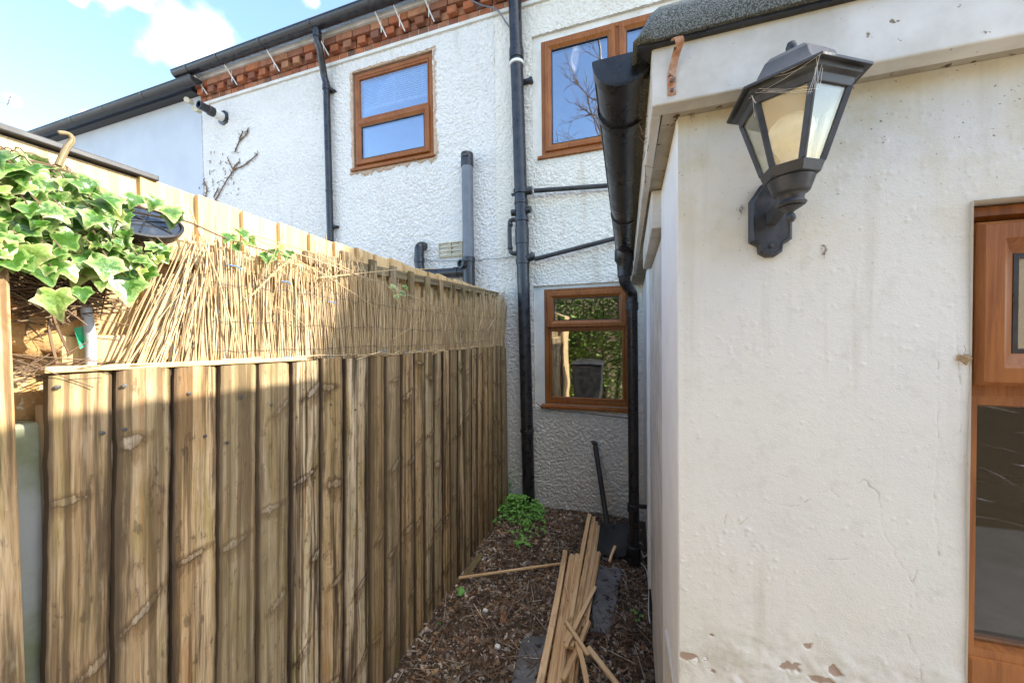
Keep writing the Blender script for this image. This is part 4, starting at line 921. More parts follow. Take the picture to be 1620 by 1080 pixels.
# leftmost weathered post and the concrete post beside it
def board(m, x0, x1, y0, y1, z0, z1, a, off=0):
    m.hexa([(x0,y0,z0),(x1,y0,z0),(x1,y1,z0),(x0,y1,z0),(x0,y0,z1),(x1,y0,z1),(x1,y1,z1),(x0,y1,z1)], uv=[(u+off,v+off) for u,v in [(0,z0),(abs(x1-x0)+.02,z0),(abs(x1-x0)+abs(y1-y0),z0),(abs(y1-y0),z0),(0,z1),(abs(x1-x0)+.02,z1),(abs(x1-x0)+abs(y1-y0),z1),(abs(y1-y0),z1)]], a=a)
yp = aX(27, 700, -.955).y
m = MB(); board(m, -1.06, -.955, yp-.12, yp, -.05, aX(15,402,-.955).z, .4, 3.1); tag(m.build('gate_post', MAT['wood_fence'], None, 0, .004), 'square weathered timber post at the far left edge', 'post')
yq0, yq1 = aX(30, 800, -1.03).y, aX(70, 800, -1.03).y
m = MB(); m.box(-1.12, -1.03, yq0-.02, yq1+.004, -.05, 1.40); tag(m.build('concrete_post', MAT['concrete'], None, 0, .008), 'mossy grey concrete post between timber post and close boarded fence', 'post')

# yellow fence behind
BX = -1.10
y0 = aX(221, 285, BX).y
back = thing('yellow_fence', (BX, 1.7, 0), 'taller pale yellow timber fence behind the reed screen', 'fence')
m = MB(); yy = y0-.236; rb = random.Random(5); i = 0
bt = lambda y: 1.935
fw = .120
while yy < WY-.04:
    w = min(fw if yy < y0-.02 else .122, WY-.02-yy); ra = rb.uniform(.02,.5); off = i*.731
    z0, z1 = -.05, (bt(yy)+rb.uniform(-.006,.006) if yy > y0-.02 else 1.845)
    xa, xb = BX-.004, BX+.010
    m.hexa([(BX-.016,yy,z0),(xb,yy,z0),(xa,yy+w,z0),(BX-.016,yy+w,z0),(BX-.016,yy,z1),(xb,yy,z1),(xa,yy+w,z1),(BX-.016,yy+w,z1)], uv=[(u+off, v+off) for u,v in [(0,z0),(0,z0),(w,z0),(w,z0),(0,z1),(0,z1),(w,z1),(w,z1)]], a=ra)
    yy += w-.004; i += 1
m.build('board_panel', MAT['wood_new'], back, 0, .002)
m = MB(); board(m, BX+.012, BX+.06, y0-.12, 1.0, 1.74, 1.80, .25, 1.7); board(m, BX+.012, BX+.05, y0-.15, 1.0, 1.50, 1.56, .3, 2.9); m.build('rail', MAT['wood_new'], back, 0, .004)
# trellis-like battens with a dark rail, towards the house
trl = thing('batten_trellis', (BX+.03, 2, 1.3), 'row of grey brown upright battens with dark rail above the reeds', 'trellis')
m = MB(); ya_, yb_ = aX(520, 398, BX+.035).y, WY-.05
zra, zrb = aX(540,420,BX+.03).z, aX(780,463,BX+.03).z
m.hexa([(BX+.013,ya_-.1,zra-.02),(BX+.036,ya_-.1,zra-.02),(BX+.036,yb_,zrb-.02),(BX+.013,yb_,zrb-.02),(BX+.013,ya_-.1,zra+.022),(BX+.036,ya_-.1,zra+.022),(BX+.036,yb_,zrb+.02),(BX+.013,yb_,zrb+.02)], uv=[(0,0),(.02,0),(.02,2),(0,2),(.04,0),(.06,0),(.06,2),(.04,2)], a=.9); m.build('top_rail', MAT['wood_grey'], trl, 0, .002)
for px in (545, 590, 622, 650, 676, 697, 716, 733, 748, 762, 774, 785):
    y = aX(px, 430, BX+.045).y; zt = aX(px, 398+(px-545)*.30, BX+.045).z
    m = MB(); t = rb.uniform(-.012,.012); m.hexa([(BX+.0375,y-.020+t,1.3),(BX+.053,y-.020+t,1.3),(BX+.053,y+.020+t,1.3),(BX+.0375,y+.020+t,1.3),(BX+.0375,y-.020,zt),(BX+.053,y-.020,zt),(BX+.053,y+.020,zt),(BX+.0375,y+.020,zt)], uv=[(px,0),(px+.02,0),(px+.04,0),(px+.06,0),(px,.6),(px+.02,.6),(px+.04,.6),(px+.06,.6)], a=rb.uniform(.1,.7)); m.build('batten', MAT['wood_grey'], trl, 0, .002)

# shed at the far left behind the ivy
sh = thing('garden_shed', (-2, .2, 0), 'timber shed with black felt roof edge behind the ivy', 'shed')
SX = -1.12; zf = 1.955
m = MB(); board(m, SX-1.8, SX, -1.6, y0-.02, -.05, 1.84, .2, 4.4); m.build('wall', MAT['wood_new'], sh, 0)
m = MB(); board(m, SX-.005, SX+.02, -1.7, y0+.015, 1.845, 1.935, .15, 6.1); m.build('fascia_board', MAT['wood_new'], sh, 0, .002)
m = MB(); m.hexa([(SX-2,-1.75,1.90),(SX+.035,-1.75,1.938),(SX+.035,y0+.03,1.938),(SX-2,y0+.03,1.90),(SX-2,-1.75,1.925),(SX+.035,-1.75,1.952),(SX+.035,y0+.03,1.952),(SX-2,y0+.03,1.925)]); m.build('felt_roof', MAT['black_dusty'], sh, 0, .003)

# ------------------------------------------------------------------ reed screen
reed = thing('reed_screen', (-1.0, 1.5, 1.47), 'ragged straw coloured reed screen fixed along the top of the weathered fence', 'reed screen')
m = MB(); rr = random.Random(21); y = .62
def rtop(y):
    pts = [(.5,1.80),(.62,1.80),(.75,1.76),(.9,1.78),(1.0,1.83),(1.15,1.81),(1.35,1.77),(1.6,1.73),(2.1,1.74),(2.5,1.80),(2.75,1.86),(3.0,1.93)]
    for (a, za), (b, zb) in zip(pts[:-1], pts[1:]):
        if y <= b: return za+(zb-za)*max(0,(y-a)/(b-a))
    return pts[-1][1]
def reedline(y, lean, zt, r, x, zb=None):
    zb = (1.478 - .032*max(0,min(1,(y-.4)/1.2)) if zb is None else zb) - rr.uniform(0,.012); h = zt-zb; bend = rr.gauss(0,.006)
    p = [Vector((x, y, zb)), Vector((x+rr.gauss(0,.003), y+lean*h*.5+bend, zb+h*.5)), Vector((x+rr.gauss(0,.006), y+lean*h, zt))]
    m.tube(p, [r, r*.95, r*.8], 5)
while y < 2.97:
    dens = .0027 if y < 1.3 else .0036
    for lay in (0, 1):
        if rr.random() < .86:
            lean = rr.gauss(0,.035) + (.08*math.sin(y*5) if y > 1 else 0)
            if y > 2.2: lean += rr.gauss(.02,.12)
            zt = rtop(y) + rr.gauss(-.012,.044) - .05*max(0, float(noise2(y, 0, .07, 3))-.6) - (.10 if rr.random() < .08 else 0)
            reedline(y+rr.uniform(0,dens), lean, zt, rr.uniform(.0010,.0022), FX-.014-.012*lay+rr.uniform(-.004,.004))
    y += dens
for i in range(90):                                          # the fan at the near end
    t = i/90; y = .435+.19*t+rr.uniform(-.006,.006); lean = .62*(1-t)+rr.gauss(0,.05); reedline(y, lean*.72, 1.80+rr.uniform(-.16,.015), rr.uniform(.0010,.0021), FX-.015+rr.uniform(-.012,.010))
for i in range(46):                                          # the tall sheaf at the near end
    y = .60+.10*rr.random(); reedline(y, rr.gauss(.0,.05), 1.81+rr.uniform(-.05,.012), rr.uniform(.0015,.0027), FX-.03+rr.uniform(-.012,.02))
for i in range(30):                                          # snapped and stray stems
    y = rr.uniform(.7,2.6); l = rr.uniform(.05,.22); a = rr.uniform(-1.2,1.2); z = rr.uniform(1.5,1.78); c = Vector((FX+rr.uniform(-.005,.02), y, z)); d = Vector((rr.uniform(-.1,.25), math.sin(a), math.cos(a)))*l
    m.tube([c, c+d*.5+Vector((0,0,rr.gauss(0,.004))), c+d], .0013, 4)
for a, b in [((370,360),(600,490)),((400,372),(560,430)),((500,440),(690,425)),((425,385),(700,490)),((300,330),(380,560)),((470,400),(395,470))]:
    p, q = aX(*a, FX+.0), aX(*b, FX+.015); m.tube([p, (p+q)/2+Vector((.01,0,.01)), q], .0019, 5)
m.build('reeds', MAT['reed'], reed, 60)
m = MB()
for zz in (1.52, 1.60, 1.70):
    m.tube([(FX-.006+rr.gauss(0,.003), yy, zz - .02*min(1,max(0,(yy-.4)/1.2)) + rr.gauss(0,.004) + .03*max(0,yy-2.3)) for yy in np.linspace(.62,2.96,70)], .0008, 4)
m.build('binding_wire', MAT['wire'], reed, 0)
for px, py in [(368,421),(450,446),(523,478),(455,565),(605,556),(640,557),(522,566),(665,553)]:
    q = aX(px, py, FX-.002); m = MB(); m.tube([q+Vector((0,-.012,.002)), q+Vector((.005,0,0)), q+Vector((0,.010,.003)), q+Vector((.006,.018,-.006))], .0016, 6); m.build('cord_tie', MAT['blue'], reed, 40)
m = MB()
for i in range(60):                                          # snapped reeds lying on the top edge
    y = rr.uniform(.45,2.4); z = ftop(y)+rr.uniform(.0,.014); l = rr.uniform(.04,.16); a = rr.gauss(0,.10); c = Vector((FX+rr.uniform(-.012,.016),y,z)); d = Vector((rr.gauss(0,.06),1,a)).normalized()*l
    m.tube([c-d*.5, c+d*.5], .0015, 4)
m.build('broken_reeds', MAT['reed'], reed, 60)

# ------------------------------------------------------------------ variegated ivy
IVY = [(0,.02),(.10,-.09),(.24,-.13),(.38,-.06),(.41,.10),(.43,.24),(.56,.38),(.42,.47),(.28,.57),(.17,.76),(.06,.94),(0,1.0)]
def ivy_leaf(m, c, n_, tip, s, r):
    n_ = n_.normalized(); t = (tip - n_*tip.dot(n_)).normalized(); x = t.cross(n_)
    wf = r.uniform(.85,1.15); fold = r.uniform(-.08,.45); curl = r.uniform(.0,.8); wv = r.uniform(0,6.28); roll = r.uniform(-.35,.35)
    out = IVY + [(-a, b) for a, b in IVY[-2:0:-1]]; k = len(out); cy_ = .36
    vs, ee = [], []
    for sc, e in ((.40,.18),(.74,.55),(1.0,1.0)):
        for a, b in out:
            a2, b2 = a*sc*wf, cy_+(b-cy_)*sc; hz = fold*abs(a2)**1.3 - curl*(b2-cy_)**2 + .035*math.sin(9*b2+5*a2+wv)*sc + roll*a2*(b2-cy_) + r.uniform(-.006,.006)
            vs.append(c + (x*a2 + t*b2 + n_*hz)*s); ee.append(e)
    vs.append(c + t*cy_*s - n_*.02*s); ee.append(0.0)
    fs = [(j*k+i, j*k+(i+1)%k, j*k+k+(i+1)%k, j*k+k+i) for j in range(2) for i in range(k)] + [(3*k, (i+1)%k, i) for i in range(k)]
    m.add(vs, [f[::-1] for f in fs], e=ee)
ri = random.Random(33)
ivy = thing('ivy_plant', (-.98, .35, 1.5), 'large cream edged variegated ivy draped over the fence top at left', 'ivy')
m = MB(); st = MB()
top_line = [(0,248),(60,258),(140,292),(200,322),(240,338),(285,350)]
bot_line = [(0,385),(40,400),(110,412),(165,415),(215,420),(245,390),(285,368)]
def lin(L, x):
    for (a, ya), (b, yb) in zip(L[:-1], L[1:]):
        if x <= b: return ya+(yb-ya)*(x-a)/(b-a)
    return L[-1][1]
cnt = 0
while cnt < 540:
    px = ri.uniform(-60, 275) if ri.random() < .8 else ri.uniform(-60,120); py = ri.uniform(lin(top_line, max(px,0)), lin(bot_line, max(px,0))+22)
    if 200 < px and 322 < py < 388: continue
    X_ = -1.07 + .16*ri.random()**1.3
    q = aX(px, py, X_); nn = Vector((.75+ri.gauss(0,.28), -.45+ri.gauss(0,.32), .35+ri.gauss(0,.3))); tp = Vector((ri.gauss(.1,.35), ri.gauss(.1,.7), -1))
    s = (ri.uniform(.016,.036) if ri.random() < .7 else ri.uniform(.034,.052))*(1 if px < 190 else .75); t_ = (tp - nn.normalized()*tp.dot(nn.normalized())).normalized()
    ivy_leaf(m, q - t_*s*.4, nn, tp, s, ri); cnt += 1
    b = q - t_*s*.4; st.tube(spline([b, b+Vector((-.03,0,.02)), b+Vector((-.06+ri.gauss(0,.01),ri.gauss(0,.02),.0))],3), .0012, 4)
for px, py, s in [(150,405,.06),(200,425,.055),(165,440,.055),(195,455,.07),(228,438,.06),(150,432,.065),(180,385,.05),(65,425,.055),(50,405,.05),(86,478,.055),(168,352,.05),(272,338,.045),(282,350,.045),(215,318,.035),(248,322,.035),(130,465,.03)]:
    q = aX(px, py, -.93 if px < 150 else -.965); nn = Vector((.8+ri.gauss(0,.2), -.45+ri.gauss(0,.2), .35+ri.gauss(0,.2))); ivy_leaf(m, q+Vector((0,0,s*.4)), nn, Vector((ri.gauss(.0,.2), ri.gauss(.1,.3), -1)), s, ri)
for px, py, s in [(366,378,.035),(378,372,.04),(390,385,.035),(372,392,.03),(432,400,.032),(445,410,.036),(425,412,.04),(458,402,.03),(440,395,.03),(415,405,.026),(395,378,.024),(618,458,.04),(634,466,.035),(640,455,.03),(626,470,.03)]:
    q = aX(px, py, -1.0); ivy_leaf(m, q+Vector((0,0,s*.4)), Vector((.7,-.5+ri.gauss(0,.3),.5)), Vector((ri.gauss(0,.3), ri.gauss(0,.5), -1)), s, ri)
m.build('leaves', MAT['ivy'], ivy, 60)
for path in ([(0,330),(90,320),(180,330),(260,345),(300,352),(360,378),(440,402)], [(20,250),(90,265),(160,300),(230,330)], [(110,560),(85,500),(80,440),(100,400)], [(60,400),(150,400),(200,430)], [(90,575),(78,520),(86,480)]):
    st.tube(spline([aX(px, py, -1.0+ri.uniform(-.03,.02)) for px, py in path],5), .0022, 5)
st.build('stems', MAT['twig'], ivy, 60)
m = MB(); p = [aX(92,262,-1.04), aX(105,235,-1.04), aX(114,222,-1.04), aX(108,212,-1.04), aX(92,210,-1.04)]
m.tube(spline(p,4), [.0052]*4+[.005]*4+[.0045]*4+[.004]*4+[.003], 8); m.build('cut_stem', MAT['wood_grey'], ivy, 60)
# dead brown twiggy mass under the ivy
tg = MB()
for i in range(420):
    px, py = ri.uniform(25,160), ri.gauss(445,26); q = aX(px, py, -1.05+ri.uniform(-.04,.05)); d = Vector((ri.gauss(0,.4), ri.gauss(0,1), ri.gauss(0,.35))).normalized()*ri.uniform(.02,.07)
    tg.tube([q-d, q+Vector((ri.gauss(0,.006),ri.gauss(0,.006),ri.gauss(0,.01))), q+d], ri.uniform(.0006,.0018), 4)
for i in range(40):
    px, py = ri.uniform(-10,150), ri.gauss(585,10); q = aX(px, py, -1.0+ri.uniform(-.04,.02)); d = Vector((ri.gauss(0,.3), 1, ri.gauss(.1,.35))).normalized()*ri.uniform(.02,.08); tg.tube([q-d, q, q+d], .0009, 4)
tag(tg.build('dead_twigs', MAT['twig'], None, 60), 'tangle of dead brown twigs hanging under the ivy', 'twigs')

# stones, grey pipe, green scrap behind the posts
def rock(c, sx_, sy_, sz_, seed):
    r = random.Random(seed); m = MB(); n1, n2 = 9, 14; vs = []
    ox_ = r.uniform(0, 9)
    for i in range(n1+1):
        th = math.pi*i/n1
        for k in range(n2):
            ph = 2*math.pi*k/n2; d = Vector((math.sin(th)*math.cos(ph), math.sin(th)*math.sin(ph), math.cos(th)))
            f = .82+.32*float(noise2(d.x*1.3+ox_, d.y*1.3+d.z*1.7, .5, seed)); d = Vector((max(-.75,min(.75,d.x)), max(-.75,min(.75,d.y)), max(-.7,min(.7,d.z))))
            vs.append(Vector(c)+Vector((d.x*sx_, d.y*sy_, d.z*sz_))*f)
    m.add(vs, [(i*n2+k, i*n2+(k+1)%n2, (i+1)*n2+(k+1)%n2, (i+1)*n2+k) for i in range(n1) for k in range(n2)]); return m
for px, py, a, b, lab in [(75,525,.06,.055,'large orange brown stone under the ivy beside the timber post'),(115,572,.025,.022,'small flat buff stone beside the grey pipe'),(40,520,.035,.06,'narrow brown stone against the timber post')]:
    q = aX(px, py, -1.09); m = rock(q, .05, a, b*1.2, px); tag(m.build('rubble_stone', MAT['stone'], None, 50), lab, 'stone', 'stones behind the fence top')
m = rock((-1.13,.40,1.1), .06, .14, .62, 77); tag(m.build('stone_wall', MAT['stone'], None, 50), 'brown rubble wall core hidden behind the posts under the ivy', 'wall')
q0, q1 = aX(135,482,-1.03), aX(143,590,-1.03)
MAT['pale_grey'] = m_plain('pale_grey_plastic', (.36,.37,.38), (.28,.29,.29), 20, (.5,.7), .0004)
m = MB(); m.tube([q0, (q0+q1)/2+Vector((0,.004,0)), q1], .0085, 12); tag(m.build('grey_pipe', MAT['pale_grey'], None, 60), 'short pale grey plastic pipe standing beside the stones', 'pipe')
q = aX(127, 535, -1.035); m = MB(); m.add([q+Vector((0,-.008,.02)), q+Vector((.006,.006,.026)), q+Vector((.0,.010,-.012)), q+Vector((.008,-.004,-.022)), q+Vector((-.006,.0,0))], [(0,1,4),(1,2,4),(2,3,4),(3,0,4)]); tag(m.build('plastic_scrap', MAT['green_plastic'], None, 0), 'torn scrap of green plastic beside the grey pipe', 'scrap')

# black glossy bowl by the ivy
c = aX(230, 352, -1.0)
bw = thing('black_bowl', tuple(c), 'round black bowl with glassy face lying among the ivy leaves', 'bowl')
ax_ = Vector((.62,-.25,.74)); 
m = MB(); m.lathe([(0,-.035),(.040,-.033),(.054,-.02),(.061,-.004),(.063,.003),(.058,.005),(.056,.0),(0,0)], c, ax_, 36); m.build('rim', MAT['black_plastic'], bw, 40)
m = MB(); m.lathe([(0,.0008),(.055,.0008),(.055,.002),(0,.003)], c, ax_, 36)
k = NT('glassy_face'); k.fin((.03,.035,.04), .03, None, 1.0); MAT['glassy'] = k.m
m.build('glass_face', MAT['glassy'], bw, 40)
m = MB()
u1 = ax_.normalized().cross(Vector((0,0,1))).normalized(); v1 = ax_.normalized().cross(u1)
for a in (0.3, 1.35, 2.4): d = u1*math.cos(a)+v1*math.sin(a); m.tube([c+ax_.normalized()*.004-d*.053, c+ax_.normalized()*.004+d*.053], .0012, 5)
m.build('spoke', MAT['black_plastic'], bw, 40)

# ------------------------------------------------------------------ ground things
def slat(name, a, b, w, t, za, zb, lab, half=False, grp='timber slats dumped in a pile', ra=.3, tilt=0.0, mat='wood_slat'):
    p, q = aZ(*a, za), aZ(*b, zb); d = (q-p).normalized(); x = d.cross(Vector((0,0,1))).normalized(); up = x.cross(d)
    x, up = x*math.cos(tilt)+up*math.sin(tilt), up*math.cos(tilt)-x*math.sin(tilt)
    prof = [(-w/2,0),(w/2,0),(w/2,t),(-w/2,t)] if not half else [(-w/2,0),(w/2,0)]+[(w/2*math.cos(c_), t*math.sin(c_)) for c_ in np.linspace(.15,math.pi-.15,7)]
    m = MB(); n = len(prof); L = (q-p).length; ns = 6; vs, uv = [], []; bow = rnd.uniform(-.006,.006); off = rnd.uniform(0,40)
    for i in range(ns+1):
        c = p+(q-p)*i/ns + x*bow*math.sin(math.pi*i/ns)
        for k_, (u_, v_) in enumerate(prof): vs.append(c+x*u_+up*v_); uv.append((k_*.012+off, L*i/ns+off))
    fs = [(i*n+k_, i*n+(k_+1)%n, (i+1)*n+(k_+1)%n, (i+1)*n+k_) for i in range(ns) for k_ in range(n)] + [tuple(range(n-1,-1,-1)), tuple(ns*n+k_ for k_ in range(n))]
    m.add(vs, fs, uv=uv, a=ra); o = m.build(name, MAT[mat], None, 40 if half else 0, 0 if half else .001)
    return tag(o, lab, 'timber strip', grp)
def P8(x, y): return (560+x/3, 720+y/3)
G1 = 'timber slats dumped in a pile'
slat('timber_strip', P8(1003,468), P8(880,1120), .030, .030, .03, .03, 'thick orange square slat at the left side of the pile', ra=.05)
slat('timber_strip', P8(1035,478), P8(930,1120), .040, .018, .03, .03, 'rounded slat second from the left of the pile', True, ra=.02)
slat('timber_strip', P8(1060,474), P8(972,1120), .036, .016, .03, .03, 'rounded slat third from the left of the pile', True, ra=.2)
slat('timber_strip', P8(1118,290), P8(1008,905), .028, .024, .035, .06, 'longest square slat reaching furthest towards the house wall', ra=.08)
slat('timber_strip', P8(1138,300), P8(1030,920), .028, .020, .03, .05, 'long slat lying beside the longest one in the pile', ra=.3)
mid_lab = 'thin pale beading strip packed in the right side of the pile'
for i in range(14):
    x0 = 1140+i*3.8; yt = 306+i*5; slat('timber_strip', P8(x0+rnd.uniform(-3,3), yt+rnd.uniform(-6,10)), P8(1040+i*5+rnd.uniform(-4,4), 830-i*8+rnd.uniform(-50,80)), .014, .014, .02+.006*(i%3), .03+.006*(i%3), mid_lab, ra=rnd.choice((.02,.2,.35,.6,.8)))
for i in range(5):
    slat('timber_strip', P8(1062+i*9, 500+i*40), P8(990+i*14, 1110), .018, .012, .012, .012, 'pale strip lying flat underneath the pile of slats', i % 2 == 0, ra=.15*i+.05)
slat('timber_strip', P8(1146,628), P8(1003,915), .020, .010, .05, .085, 'pale slat slanting across the middle of the pile', ra=.02)
slat('timber_strip', P8(1114,790), P8(990,1070), .026, .012, .05, .07, 'broad rounded offcut slanting across the near end of the pile', True, ra=.12)
slat('timber_strip', P8(1005,795), P8(1112,955), .022, .010, .085, .085, 'short slat crossing over the top of the pile towards the right', ra=.04)
slat('timber_strip', P8(1058,890), P8(1110,1120), .022, .010, .08, .07, 'slat splaying down from the middle of the pile near the camera', ra=.06)
slat('timber_strip', P8(1108,912), P8(1265,1110), .024, .010, .07, .02, 'slat splayed furthest right at the near end of the pile', ra=.02)
slat('timber_strip', P8(1040,960), P8(1025,1120), .02, .012, .06, .05, 'short slat pointing straight to the camera between the splayed ones', ra=.4)
slat('timber_strip', P8(1000,620), P8(1015,690), .010, .006, .06, .065, 'small curled splinter lying on the rounded slats', ra=.1)
slat('timber_offcut', P8(1240,436), P8(1214,508), .016, .016, .07, .035, 'short pine offcut lying on the black shovel blade', False, 'single timber pieces', .03)
slat('wooden_stick', P8(497,584), P8(990,515), .013, .010, .05, .035, 'single long thin stick lying across the mulch left of the pile', False, 'single timber pieces', .1)
slat('timber_plank', P8(520,600), P8(600,480), .05, .02, .01, .03, 'dark mossy plank end on the mulch against the fence foot', False, 'single timber pieces', .95, .5, 'wood_grey')

def slab(poly, z, lab, seed):
    r = random.Random(seed); m = MB(); pts = [aZ(*p, z) for p in poly]; n = len(pts); c = sum(pts, Vector())/n
    fine = []
    for i in range(n):
        for t in range(5): p = pts[i]+(pts[(i+1)%n]-pts[i])*t/5; fine.append(c+(p-c)*r.uniform(.96,1.04))
    N2 = len(fine); vs = [p+Vector((0,0,-.03)) for p in fine]+[p for p in fine]+[c+(p-c)*.95+Vector((0,0,.005)) for p in fine]
    m.add(vs, [(j*N2+i, j*N2+(i+1)%N2, (j+1)*N2+(i+1)%N2, (j+1)*N2+i) for j in range(2) for i in range(N2)]+[tuple(2*N2+i for i in range(N2))])
    return tag(m.build('paving_slab', MAT['slab'], None, 40), lab, 'paving slab', 'slabs half buried in the mulch')
slab([(825,1010),(868,1002),(862,1045),(848,1085),(808,1085)], .014, 'dark grey slab left of the slat pile', 1)
slab([(942,893),(985,900),(975,955),(965,1000),(938,1000),(935,940)], .012, 'dark grey slab right of the slat pile', 2)

# shovel
sv = thing('shovel', tuple(aZ(960,840,0)), 'black shovel standing with its handle against the cream wall', 'shovel')
hb = aY(962, 836, 2.80); hb = aZ(962, 838, .05); ht = aY(942, 706, 3.0)
m = MB(); m.tube([hb, hb+(ht-hb)*.5, ht], .021, 14); m.tube(spline([ht-Vector((.004,0,.02)), ht+Vector((.002,0,.02)), ht+Vector((-.012,0,.034)), ht+Vector((-.03,-.005,.026))],4), .018, 12); m.build('handle', MAT['black_dusty'], sv, 50)
m = MB(); cs = [aZ(950,836,.075), aZ(996,833,.075), aZ(990,884,.03), aZ(944,876,.03)]; NU = 8; vs = []
for j in range(NU+1):
    for i in range(NU+1):
        u_, v_ = i/NU, j/NU; p = (cs[0]*(1-u_)+cs[1]*u_)*(1-v_)+(cs[3]*(1-u_)+cs[2]*u_)*v_
        p = p + Vector((0,0,.028*abs(2*u_-1)**2.5 + .03*(1-v_)**3)); vs.append(p)
k_ = NU+1; q_ = len(vs); vs += [p-Vector((0,0,.004)) for p in vs]
fs = [(j*k_+i, j*k_+i+1, (j+1)*k_+i+1, (j+1)*k_+i) for j in range(NU) for i in range(NU)]
fs += [tuple(q_+i for i in f[::-1]) for f in fs]
m.add(vs, fs); m.tube([hb-Vector((0,.0,.0)), (cs[0]+cs[1])/2+Vector((0,-.03,.015))], .016, 12); m.build('blade', MAT['black_dusty'], sv, 50)

# weeds round the foot of the soil pipe
wd = thing('weed_clump', (-.82, 2.85, 0), 'bright green leafy weeds growing round the foot of the soil pipe', 'weeds')
m = MB(); st = MB(); rw = random.Random(9)
def wleaf(m, c, s, r):
    n_ = Vector((r.gauss(0,.5), r.gauss(-.3,.5), 1)).normalized(); x = n_.cross(Vector((r.random()-.5,r.random()-.5,.1))).normalized(); y_ = n_.cross(x); k = 7
    vs = [c] + [c + (x*math.cos(2*math.pi*i/k)+y_*math.sin(2*math.pi*i/k)*.85)*s*(r.uniform(.8,1.1)) + n_*s*.15 for i in range(k)]
    m.add(vs, [(0, i+1, (i+1)%k+1) for i in range(k)])
for i in range(900):
    a = rw.uniform(0,6.28); d = rw.random()**.6
    if i < 640: x_, y_, hh = -.83+.20*d*math.cos(a), 2.86+.19*d*math.sin(a), .15*(1-d*d*.8)
    elif i < 780: x_, y_, hh = -.98+.09*d*math.cos(a), 2.80+.22*d*math.sin(a), .07
    elif i < 860: x_, y_, hh = -.72+.16*d*math.cos(a), 2.62+.16*d*math.sin(a), .05
    else: x_, y_, hh = -.70+.06*d*math.cos(a), 2.42+.08*d*math.sin(a), .035
    y_ = min(y_, 3.03); z_ = float(gz(x_,y_)) + hh*rw.uniform(.15,1.0)+.012
    wleaf(m, Vector((x_,y_,z_)), rw.uniform(.008,.015), rw)
    if i % 3 == 0: st.tube([(x_+rw.gauss(0,.01),y_+rw.gauss(0,.01),float(gz(x_,y_))), (x_,y_,z_)], .0011, 4)
for zz in np.linspace(.12,.32,26): wleaf(m, Vector((-.975+rw.gauss(0,.012), 2.98+rw.gauss(0,.01), zz)), rw.uniform(.006,.011), rw)
m.build('leaves', MAT['weed'], wd, 0); st.build('stems', MAT['weed'], wd, 0)
for px, py, s, lab in [(725,935,.035,'single green leaf on the mulch near the thin stick'),(693,983,.018,'tiny green sprout beside the fence foot'),(631,1045,.030,'green leaf lying at the near foot of the fence'),(604,1074,.03,'green leaf at the bottom edge under the fence'),(1008,975,.03,'small green seedlings on the gravel beside the extension plinth'),(985,880,.022,'tiny green weed at the foot of the corner downpipe')]:
    m = MB(); q = aZ(px, py, .025)
    if px < 900: ivy_leaf(m, q, Vector((.2,-.5,1)), Vector((rw.gauss(0,1),rw.gauss(0,1),0)), s*1.3, rw); mt = MAT['weed']
    else:
        for i in range(12): wleaf(m, q+Vector((rw.gauss(0,s*.6),rw.gauss(0,s*.6),rw.uniform(0,.02))), .007, rw)
    tag(m.build('weed_sprout' if px != 725 and px < 690 or px > 900 else 'green_leaf', MAT['weed'], None, 60), lab, 'plant')
m = MB(); q = aZ(796, 990, .0); m.add([q+Vector((-.014,0,0)), q+Vector((.012,.004,0)), q+Vector((.014,.008,.075)), q+Vector((-.002,.006,.10)), q+Vector((-.015,.005,.06)), q+Vector((0,.01,.04))], [(0,1,5),(1,2,5),(2,3,5),(3,4,5),(4,0,5)]); tag(m.build('rusty_scrap', MAT['rust'], None, 0), 'dark rusty metal scrap sticking up out of the mulch', 'scrap')
for px, py, lab in [(768,965,'white pebble on the mulch beside the rusty scrap'),(787,1022,'pale pebble on the mulch left of the grey slab')]:
    m = rock(aZ(px, py, .022), .018, .013, .010, px); tag(m.build('pebble', MAT['white_plastic'], None, 60), lab, 'pebble')
m = MB(); m.tube(spline([aZ(1003,876,.05), aZ(1008,885,.02), aZ(1022,900,.05), aZ(1026,930,.03), aZ(1026,965,.03), aZ(1028,985,.02)],6), .003, 6); m.tube(spline([aZ(1000,872,.06), aZ(1012,868,.09), aZ(1020,880,.08), aZ(1032,862,.12)],6), .003, 6); tag(m.build('white_cable', MAT['white_plastic'], None, 60), 'loose white cable curling at the foot of the downpipe', 'cable')

# ------------------------------------------------------------------ creeper, cables, small debris
m = MB(); rc = random.Random(2)
for path in ([(340,318),(350,300),(362,280),(372,268),(385,262),(398,252),(407,244)], [(368,272),(372,262),(378,256)], [(360,250),(368,268)], [(372,240),(378,225),(390,212),(392,204)], [(378,222),(384,208)], [(322,285),(327,298),(325,312)], [(338,312),(345,298)]):
    pts = spline([aY(px, py, WY-.018) for px, py in path], 4); m.tube(pts, .006, 5)
    for p in pts: 
        for _ in range(2):
            d = Vector((rc.gauss(0,.02), -.004, rc.gauss(0,.02))); m.tube([p, p+d], .0035, 4)
for i in range(40):
    p = aY(rc.gauss(350,18), rc.gauss(285,20), WY-.014); m.tube([p, p+Vector((rc.gauss(0,.015),-.003,rc.gauss(0,.02)))], .004, 4)
tag(m.build('dead_creeper', MAT['twig'], None, 60), 'dead brown creeper stems clinging to the white wall at left', 'creeper')
def cable(pts, r, lab, mat='wire'):
    m = MB(); m.tube(spline(pts, 6), r, 6); return tag(m.build('cable', MAT[mat], None, 60), lab, 'cable')
cable([aY(735,-6,WY-.12), aY(760,8,WY-.08), aY(785,15,WY-.05), aY(800,35,WY-.04), aY(812,52,WY-.03)], .006, 'dark cable drooping from the eaves to the soil pipe', 'grey_plastic')
